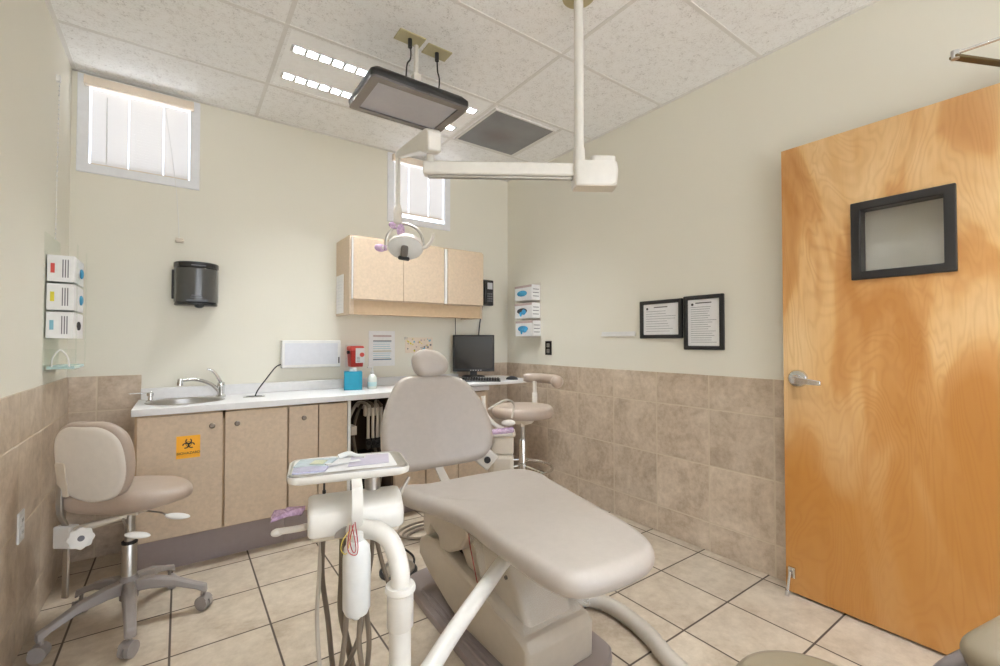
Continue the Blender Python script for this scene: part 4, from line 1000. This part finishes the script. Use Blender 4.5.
# delivery head
hm = Matrix.Translation((.422, 1.315, .748)) @ Matrix.Rotation(rz, 4, 'Z')
b = new(); prof = [(-.075, -.045), (-.082, -.01), (-.07, .022), (-.03, .044), (.03, .048), (.07, .035), (.085, .0), (.08, -.045)]
rings = []
for x, f in ((-.128, .80), (-.123, .90), (-.112, .95), (.112, .95), (.123, .90), (.128, .80)):
    rings.append([hm @ Vector((x, y*f, z*f)) for y, z in prof])
ring_loft(b, rings); dh = obj('control_head', b, 'arm', t, sharp=40, bevel=.004)
b = new(); box(b, -.118, .118, -.062, .07, -.058, -.040, hm); obj('head_underside', b, 'shell2', t, bevel=.008)
b = new(); ring_loft(b, [[hm @ Vector((-.01+.05*math.cos(a), y, -.044+.03*math.sin(a))) for a in [PI*j/14 for j in range(15)]] for y in (-.081, -.070)]); obj('cover_notch', b, 'grey', dh)
b = new(); rings = []
for y, z, w_ in ((.02, .115, .016), (-.075, .112, .017), (-.104, .095, .018), (-.116, .065, .018), (-.118, .035, .018), (-.112, .005, .018), (-.100, -.022, .016)):
    rings.append([hm @ Vector((-.004+sx*w_*.78, y+sy*.006, z)) for sx, sy in ((-1, -1), (1, -1), (1, 1), (-1, 1))])
rings = [[Vector(v_) for v_ in r_] for r_ in rings]; ring_loft(b, rings); obj('tray_bracket', b, 'arm', t, sharp=60, bevel=.004)
b = new(); cyl(b, hm @ Vector((-.004, -.108, -.018)), hm @ Vector((-.004, -.080, -.018)), .017, 16); obj('pivot', b, 'shell', t)
b = new(); cyl(b, hm @ Vector((.05, .03, .03)), hm @ Vector((.05, .03, .118)), .022, 16); obj('tray_post', b, 'steel', t)
# side handle with film on the left of the head
b = new(); tube(b, [hm @ Vector((-.13, -.03, -.02)), hm @ Vector((-.155, -.01, -.03)), hm @ Vector((-.20, .01, -.038))], .009, 10); ball(b, hm @ Vector((-.205, .01, -.04)), .011, 1.6, 1, 1, u=12, v=8); obj('handle', b, 'shell', t)
b = new(); fil = [(-.135, .012), (-.145, -.002), (-.18, .003), (-.222, -.004), (-.215, .008), (-.18, .016), (-.145, .018)]
ring_loft(b, [[hm @ Vector((x, .02+q_*.6+.008*math.sin(x*90), z+.006*math.sin(x*60+q_*70))) for x, z in fil] for q_ in (-.03, 0, .03)]); obj('barrier_film', b, 'purple', t)
b = new(); cyl(b, hm @ Vector((-.085, .03, .03)), hm @ Vector((-.085, .03, .085)), .003, 8); cyl(b, hm @ Vector((-.085, .03, .035)), hm @ Vector((-.085, .03, .055)), .005, 8); obj('toggle', b, 'black', dh)
b = new(); cyl(b, hm @ Vector((.13, .03, .01)), hm @ Vector((.165, .045, .06)), .006, 8); obj('holder_bar', b, 'steel', t)
# curved post
b = new(); tube(b, [pt(352, 528, 1.24), pt(366, 529, 1.22), pt(380, 532, 1.20), pt(391, 542, 1.185), pt(398, 560, 1.17), (.4675, 1.095, .635), (.4675, 1.095, .60)], .0245, 18, 6); obj('bent_pipe', b, 'arm', t)
b = lathe(new(), [(.028, .612), (.036, .612), (.0385, .606), (.0385, .598), (.0335, .592), (.0335, .508), (.030, .503), (.026, .503)], (.4675, 1.095, 0), 28); obj('collar', b, 'arm', t)
b = new(); cyl(b, (.4675, 1.095, .27), (.4675, 1.095, .51), .0275, 22); obj('post', b, 'arm', t)
b = new(); tube(b, [(.995, 1.345, .44), (.94, 1.315, .435), (.86, 1.275, .415), (.68, 1.19, .365), (.56, 1.135, .32), (.4675, 1.095, .30)], .026, 18, 6); obj('support_arm', b, 'arm', t)
b = new(); lathe(b, [(.02, .24), (.036, .245), (.036, .335), (.03, .34)], (.4675, 1.095, 0), 24); obj('lower_joint', b, 'arm', t)
# bottle
b = lathe(new(), [(.008, .522), (.012, .530), (.028, .538), (.0345, .552), (.035, .68), (.032, .705), (.022, .718), (.016, .722), (.016, .74)], (.378, 1.165, 0), 28); obj('water_bottle', b, 'bottle', t)
for mat, pts in (('redwire', [(352, 525, 1.15), (356, 548, 1.13), (353, 552, 1.12), (350, 540, 1.12), (354, 524, 1.14)]), ('redwire', [(355, 522, 1.15), (358, 545, 1.12), (356, 555, 1.12), (348, 550, 1.115), (350, 525, 1.14)]),
                 ('yelwire', [(350, 530, 1.15), (343, 540, 1.12), (341, 550, 1.12), (347, 553, 1.13), (352, 530, 1.15)])):
    b = new(); tube(b, [pt(*p) for p in pts], .0012, 6, 5); obj('tubing_loop', b, mat, t)
for mat, r_, pts in (('hoseg', .006, [(321, 538, 1.28), (319, 580, 1.27), (317, 620, 1.27), (320, 670, 1.26), (325, 710, 1.3)]),
                 ('hosed', .0075, [(323, 538, 1.28), (322, 575, 1.28), (328, 620, 1.29), (334, 675, 1.29), (345, 720, 1.35), (372, 740, 1.5)]),
                 ('hosed', .0095, [(343, 530, 1.27), (342, 575, 1.27), (341, 610, 1.27), (347, 640, 1.27), (360, 690, 1.3), (385, 720, 1.45)]),
                 ('hose', .007, [(346, 590, 1.22), (346, 625, 1.22), (342, 660, 1.22), (336, 700, 1.27)]),
                 ('hose', .007, [(361, 610, 1.2), (359, 640, 1.2), (362, 668, 1.2), (368, 710, 1.3)]),
                 ('hose', .007, [(366, 605, 1.22), (369, 640, 1.22), (367, 668, 1.22), (362, 710, 1.27)]),
                 ('hosed', .0065, [(373, 530, 1.33), (371, 560, 1.33), (364, 600, 1.33), (362, 625, 1.3), (354, 650, 1.25), (340, 680, 1.25)]),
                 ('hosed', .0065, [(374, 530, 1.33), (382, 562, 1.34), (390, 590, 1.36), (400, 640, 1.5)])):
    b = new(); tube(b, [pt(*p) for p in pts], r_, 10, 6); obj('instrument_hose', b, mat, t)
# things lying on the tray
zt = .881
def sheet(name, lab, cat, P, z, mat, th_=.0012, wav=0):
    b = new(); ring_loft(b, [[mt @ Vector((x, y, z+q_-tc.z+wav*math.sin(40*x+60*y))) for x, y in P] for q_ in (0, th_)])
    return tag(obj(name, b, mat, smooth=False), lab, cat)
sheet('tray_paper', 'white paper liner covering the instrument tray', 'paper', rrect(-.148, .135, -.082, .078, .01), zt-.002, 'paper', .001)
sheet('lavender_card', 'lavender sheet on the right half of the instrument tray', 'paper', [(.0, -.055), (.115, -.05), (.128, .055), (.02, .066)], zt, 'lav')
M['pouchb'] = plain('pale_blue_pouch_film', lin(196, 212, 222), .25, var=.12, vs=60)
M['pouchl'] = plain('pale_lilac_pouch_film', lin(188, 188, 216), .25, var=.12, vs=50)
M['pouchy'] = plain('pale_green_print', lin(196, 202, 176), .5, var=.12, vs=80)
sheet('sterile_pouch', 'pale blue instrument pouch at the left end of the tray', 'pouch', [(-.142, -.01), (-.055, -.035), (-.02, .055), (-.125, .07)], zt, 'pouchb', .003)
sheet('sterile_pouch', 'lilac instrument pouch at the front left corner of the tray', 'pouch', [(-.142, -.078), (-.06, -.078), (-.05, -.04), (-.08, -.018), (-.14, -.02)], zt, 'pouchl', .003)
sheet('printed_leaflet', 'small green and yellow printed leaflet on the left pouch', 'leaflet', [(-.10, .0), (-.065, -.012), (-.05, .03), (-.085, .042)], zt+.0035, 'pouchy')
sheet('paper_slip', 'narrow pale paper slip lying across the middle of the tray', 'paper', [(-.05, -.04), (.04, -.012), (.035, .004), (-.06, -.015)], zt+.0035, 'paper', .0015)
b = new(); tube(b, [mt @ Vector((-.02, .052, .011)), mt @ Vector((.01, .056, .018)), mt @ Vector((.03, .045, .012)), mt @ Vector((.055, .03, .010))], lambda s: .008-.003*s, 10)
tag(obj('syringe_tip', b, 'white'), 'white plastic syringe tip at the back of the tray', 'syringe')

# ------------------------------------------------------------------ operator stool on the left
sc_ = Vector((-.17, 2.57, 0))
t = thing('operator_stool', 'taupe operator stool on five casters with white backrest shell by left wall', 'stool', sc_)
def star(base, R0, a0, mat, parent, zc=.17, ze=.105, hub_r=.032, w0=.022):
    for i in range(5):
        a = a0+i*2*PI/5; d_ = Vector((math.cos(a), math.sin(a), 0)); s_ = Vector((-d_.y, d_.x, 0))
        b = new(); rings = []
        for r_, z1, h_, w_ in ((.015, zc+.02, .05, w0), (.08, zc+.018, .045, w0*.95), (.17, zc-.005, .032, w0*.85), (R0-.02, ze+.02, .025, w0*.75), (R0+.012, ze+.008, .035, w0*.7), (R0+.018, ze-.0, .03, w0*.6)):
            c_ = base+d_*r_
            rings.append([c_+s_*(sx*w_)+Vector((0, 0, z1 if sz > 0 else z1-h_)) for sx, sz in ((-1, -1), (1, -1), (.72, 1), (-.72, 1))])
        ring_loft(b, rings); lg = obj('leg', b, mat, parent, bevel=.005)
        cr = a+random.uniform(-.9, .9); e_ = Vector((math.cos(cr), math.sin(cr), 0)); f_ = Vector((-e_.y, e_.x, 0)); cc = base+d_*R0
        b = new(); cyl(b, cc+Vector((0, 0, .06)), cc+Vector((0, 0, ze)), .007, 8)
        # hooded twin wheel
        for sx in (-1, 1):
            c0 = cc+e_*.008+f_*(sx*.004)+Vector((0, 0, .029)); c1 = cc+e_*.008+f_*(sx*.021)+Vector((0, 0, .029))
            cyl(b, c0, c1, .028, 20)
        ca_ = obj('caster', b, 'grey', lg, sharp=50)
        b = new(); q0 = cc+e_*.008-f_*.022+Vector((0, 0, .034)); q1 = cc+e_*.008+f_*.022+Vector((0, 0, .034)); cyl(b, q0, q1, .030, 20)
        bmesh.ops.bisect_plane(b, geom=b.verts[:]+b.edges[:]+b.faces[:], plane_co=cc+e_*.008+Vector((0, 0, .036)), plane_no=(Vector((0, 0, 1))-e_*.5), clear_inner=True)
        obj('wheel_hood', b, 'grey', ca_)
star(sc_, .275, math.radians(-13), 'grey', t, w0=.029)
b = new(); lathe(b, [(.034, .11), (.036, .19), (.030, .205), (.028, .21)], sc_, 24); obj('hub', b, 'grey', t)
b = new(); lathe(b, [(.027, .17), (.027, .345), (.024, .35)], sc_, 24); obj('column_sleeve', b, 'steel', t)
b = new(); cyl(b, sc_+Vector((0, 0, .34)), sc_+Vector((0, 0, .50)), .019, 20); obj('gas_column', b, 'steel', t)
b = lathe(new(), [(.028, .347), (.029, .350), (.029, .358), (.02, .36)], sc_, 24); obj('column_ring', b, 'black', t)
fa = math.radians(52); ff = Vector((math.cos(fa), math.sin(fa), 0)); fl = Vector((math.sin(fa), -math.cos(fa), 0))     # forward, right
MS = Matrix(((fl.x, ff.x, 0, sc_.x), (fl.y, ff.y, 0, sc_.y), (0, 0, 1, .612), (0, 0, 0, 1)))
so2 = [(0, -.155), (-.12, -.165), (-.205, -.13), (-.245, -.05), (-.235, .05), (-.17, .14), (-.08, .185), (0, .19), (.08, .185), (.17, .14), (.245, .05), (.26, -.03), (.21, -.13), (.12, -.165)]
b = pad(new(), so2, .085, .04, MS, crown=.012, hf=lambda x, y: -.16*x*x+.012*(-y/.16)-.012*math.exp(-(x*x+y*y)/.02), tf=lambda x, y: .098*(1-.45*min(1, abs(x)/.26)**2)); obj('seat', b, 'vinyl2', t, sharp=80)
b = new(); box(b, -.11, .11, -.09, .09, -.110, -.085, MS); obj('seat_mechanism', b, 'shell2', t, bevel=.006)
# backrest
bc = sc_ - ff*.185 - fl*.012 + Vector((0, 0, .742)); tl = math.radians(8)
n_ = (ff*math.cos(tl)+Vector((0, 0, math.sin(tl)))).normalized(); upv = fl.cross(n_); upv = upv if upv.z > 0 else -upv
MK = Matrix(((fl.x, upv.x, -n_.x, bc.x), (fl.y, upv.y, -n_.y, bc.y), (fl.z, upv.z, -n_.z, bc.z), (0, 0, 0, 1)))   # local z points out of the back shell
bo2 = [(x_*.90, y_*1.05) for x_, y_ in ((0, .160), (-.09, .155), (-.155, .11), (-.175, .03), (-.165, -.06), (-.12, -.13), (-.04, -.155), (.04, -.155), (.12, -.13), (.165, -.06), (.175, .03), (.155, .11), (.09, .155))]
curve = lambda x, y: -.6*x*x
b = pad(new(), bo2, .040, .019, MK, hf=curve); obj('backrest', b, 'vinyl2', t, sharp=80)
b = pad(new(), [(x*.95-.004, y*.95-.004) for x, y in bo2], .022, .016, MK @ Matrix.Translation((0, 0, .008)), hf=curve); bs_ = obj('backrest_shell', b, 'shell', t, sharp=70, label='white plastic shell of the backrest')
b = pad(new(), rrect(-.145, -.095, -.14, .005, .012, 3), .012, .004, MK @ Matrix.Translation((0, 0, .013)), hf=curve, sm=False); obj('bar_cover', b, 'shell2', bs_, sharp=60)
g0 = MK @ Vector((-.135, -.085, -.004)); g1 = Vector(pt(66, 540, 1.84)); g2 = Vector((g1.x, g1.y, .185))
b = new(); rings = []
pth = smooth_path([g0+Vector((0, 0, .03)), g0, g0*.5+g1*.5+Vector((-.008, -.008, 0)), g1+Vector((0, 0, .03)), g2], 5)
for p in pth: rings.append([p+fl*(sx*.012)+ff*(sy*.005) for sx, sy in ((-1, -1), (1, -1), (1, 1), (-1, 1))])
ring_loft(b, rings); obj('support_bar', b, 'steel', t, bevel=.002)
mxc = Matrix.Translation((g1.x, g1.y, 0)) @ Matrix.Rotation(fa-PI/2, 4, 'Z')
b = new(); box(b, -.038, .036, -.020, .022, g1.z-.03, g1.z+.06, mxc); cl = obj('clamp', b, 'white', t, bevel=.006)
b = new(); kc = Vector(pt(80, 538, 1.80)); kd = Vector(pt(81, 538.5, 1.765))
ax = (kd-kc).normalized(); s1 = ax.orthogonal().normalized(); s2 = ax.cross(s1)
rings = [[p_+(s1*math.cos(2*PI*j/32)+s2*math.sin(2*PI*j/32))*(r_*(1+.07*math.cos(8*2*PI*j/32))) for j in range(32)] for p_, r_ in ((kc, .034), (kc+ax*.004, .040), (kd-ax*.004, .040), (kd, .034))]
ring_loft(b, rings); kn = obj('clamp_knob', b, 'white', cl, sharp=50)
b = new(); cyl(b, kd, kd+ax*.002, .011, 14); obj('knob_cap', b, 'ink', kn)
b = new(); j0 = mxc @ Vector((.03, 0, g1.z+.04)); j1 = sc_+Vector((-.01, -.02, .475)); tube(b, [j0, (j0+j1)*.5, j1], .014, 10); obj('seat_bracket', b, 'shell2', t)
for p0_, p1_, pe in ((sc_+Vector((-.02, -.06, .475)), pt(128, 533, 1.80), pt(147, 537, 1.78)), (sc_+Vector((.05, .0, .478)), pt(168, 515, 1.88), pt(187, 517, 1.86))):
    b = new(); tube(b, [p0_, p0_*.4+p1_*.6+Vector((0, 0, .004)), p1_], .004, 8); lv = obj('lever', b, 'steel', t)
    b = new(); d_ = (pe-p1_).normalized(); an = math.atan2(d_.y, d_.x); ball(b, (p1_+pe)/2, (pe-p1_).length*.62, 1, .42, .16, Matrix.Rotation(an, 4, 'Z')); obj('paddle', b, 'white', lv)

# ------------------------------------------------------------------ assistant stools
def tall_stool(base, zs, r_, rest_a, mat, lab, rest_z, ring_z, a0=.3, zb=1.0, sw=math.radians(100), rr_=None):
    t = thing('assistant_stool', lab, 'stool', base)
    B = Vector(base)
    rr_ = rr_ or r_*1.12
    star(B, .25, 3.11, 'steel', t, zc=.13, ze=.09, w0=.018)
    obj('hub', lathe(new(), [(.03, .08), (.03, .16), (.02, .17)], B, 20), 'steel', t)
    obj('column', lathe(new(), [(.013, .15), (.013, zs-.10)], B, 20), 'steel', t)
    obj('column_cover', lathe(new(), [(.024, .15), (.024, ring_z+.17), (.02, ring_z+.18)], B, 20), 'chrome', t)
    if ring_z:
        b = new(); n = 40; P = [B+Vector((.19*math.cos(2*PI*i/n), .19*math.sin(2*PI*i/n), ring_z)) for i in range(n+1)]; tube(b, P, .009, 10, straight=True, cap=False)
        for i in range(3):
            a = a0+.4+i*2*PI/3; cyl(b, B+Vector((.02*math.cos(a), .02*math.sin(a), ring_z+.012)), B+Vector((.188*math.cos(a), .188*math.sin(a), ring_z)), .006, 8)
        lathe(b, [(.03, ring_z-.012), (.03, ring_z+.028), (.025, ring_z+.03)], B, 20); obj('foot_ring', b, 'chrome', t)
    b = new(); lathe(b, [(.02, zs-.125), (.06, zs-.112), (.09, zs-.083), (.10, zs-.075)], B, 24)
    for a in (.3, 1.8, 3.9): box(b, B.x+.05*math.cos(a)-.015, B.x+.05*math.cos(a)+.015, B.y+.05*math.sin(a)-.015, B.y+.05*math.sin(a)+.015, zs-.125, zs-.08)
    obj('seat_mechanism', b, 'shell2', t)
    b = new(); prof = [(.02, zs-.076), (r_*.8, zs-.074), (r_*.94, zs-.066), (r_*.99, zs-.05), (r_, zs-.036), (r_*.985, zs-.018), (r_*.93, zs-.004), (r_*.82, zs), (r_*.4, zs-.004), (.01, zs-.006)]
    lathe(b, prof, B, 48); obj('seat', b, mat, t, sharp=80)
    a1 = rest_a; pd = B+Vector((math.cos(a1)*(r_-.02), math.sin(a1)*(r_-.02), 0))
    b = new(); cyl(b, (pd.x, pd.y, zs-.05), (pd.x, pd.y, rest_z-.02), .013, 14); lathe(b, [(.018, zs-.01), (.018, zs+.06), (.014, zs+.065)], (pd.x, pd.y, 0), 14); obj('rest_post', b, 'shell', t)
    b = new(); P = []; n = 14
    for i in range(n+1):
        a = a1-sw*.74+sw*i/n; P.append(B+Vector((math.cos(a)*rr_, math.sin(a)*rr_, rest_z)))
    rings = []
    for i, p in enumerate(P):
        d_ = (p-B); d_.z = 0; d_.normalize(); f_ = 1 if 0 < i < n else .7
        rings.append([p+d_*(.026*math.cos(2*PI*j/16)*f_)+Vector((0, 0, .033*math.sin(2*PI*j/16)*f_)) for j in range(16)])
    ring_loft(b, rings); obj('torso_rest', b, mat, t, sharp=80)
    e = P[0]; b = new(); ball(b, (e.x, e.y, rest_z-.004), .040, 1, 1, 1); obj('rest_end', b, mat, t)
    return t
tall_stool((1.795, 2.265, 0), .825, .198, math.radians(24), 'vinyl2', 'tall round taupe stool with torso rest by the right wall behind chair', .985, .43)

# near stool, mostly outside the lower right corner
t = thing('near_stool', 'olive taupe stool with padded arm rest cut off at lower right corner', 'stool', (1.075, .377, 0))
B = Vector((1.075, .377, 0))
star(B, .22, .5, 'grey', t, zc=.13, ze=.09)
obj('column', lathe(new(), [(.03, .10), (.03, .28), (.018, .29), (.018, .42)], B, 20), 'steel', t)
r_, zs = .168, .50
b = lathe(new(), [(.02, zs-.07), (r_*.8, zs-.07), (r_*.96, zs-.055), (r_, zs-.035), (r_*.985, zs-.018), (r_*.93, zs-.004), (r_*.85, zs), (r_*.4, zs), (.01, zs)], B, 48); obj('seat', b, 'vinyl3', t, sharp=80)
p0_, p1_, p2_ = pt(925, 694, .93), pt(948, 668, .92), pt(984, 650, .90)
b = new(); tube(b, [(1.05, .39, .41), (1.12, .30, .42), p0_, p1_, p2_], .0155, 12); obj('rest_tube', b, 'tubegrey', t)
c0 = pt(1028, 645, .88)
fx = Matrix.Translation(c0) @ Matrix.Rotation(-YAW, 4, 'Z') @ Matrix.Rotation(math.radians(-28), 4, 'Y')
b = pad(new(), rrect(-.115, .16, -.055, .055, .05, 5), .075, .035, fx @ Matrix.Translation((0, 0, .04)), sm=False); obj('arm_pad', b, 'vinyl3', t, sharp=80)

# cables on the floor behind the chair
b = new()
for k_ in range(3):
    rr2 = .10+.03*k_; P = [(1.27+rr2*math.cos(a), 2.62+rr2*.75*math.sin(a), .012+.014*k_+.004*math.sin(2*a)) for a in [math.radians(-40+i*30) for i in range(11)]]
    tube(b, P, .0075, 8, 4)
tube(b, [(1.36, 2.62, .012), (1.45, 2.4, .012), (1.46, 2.22, .012)], .0075, 8)
tag(obj('coiled_tubing', b, 'hose'), 'loops of taupe tubing lying on floor behind the chair', 'tubing')

# ------------------------------------------------------------------ light and view
sc = bpy.context.scene
w = bpy.data.worlds.new('sky'); sc.world = w; w.use_nodes = True
nt = w.node_tree; bg = nt.nodes['Background']; tcw = nt.nodes.new('ShaderNodeTexCoord'); spw = nt.nodes.new('ShaderNodeSeparateXYZ'); nt.links.new(tcw.outputs['Generated'], spw.inputs[0])
rw = nt.nodes.new('ShaderNodeValToRGB'); nt.links.new(spw.outputs[2], rw.inputs[0])        # overcast sky; white lower half added to brighten the ceiling
rw.color_ramp.elements[0].position = 0.0; rw.color_ramp.elements[0].color = (1.0, 1.0, 1.0, 1); rw.color_ramp.elements[1].position = .3; rw.color_ramp.elements[1].color = (.62, .72, .86, 1)
nt.links.new(rw.outputs[0], bg.inputs[0]); bg.inputs[1].default_value = 5.0
vs = sc.view_settings; vs.view_transform = 'Standard'; vs.look = 'None'; vs.gamma = 1; vs.use_curve_mapping = False; vs.exposure = .16
sc.cycles.use_denoising = True; sc.cycles.max_bounces = 10; sc.cycles.diffuse_bounces = 6; sc.cycles.transparent_max_bounces = 16
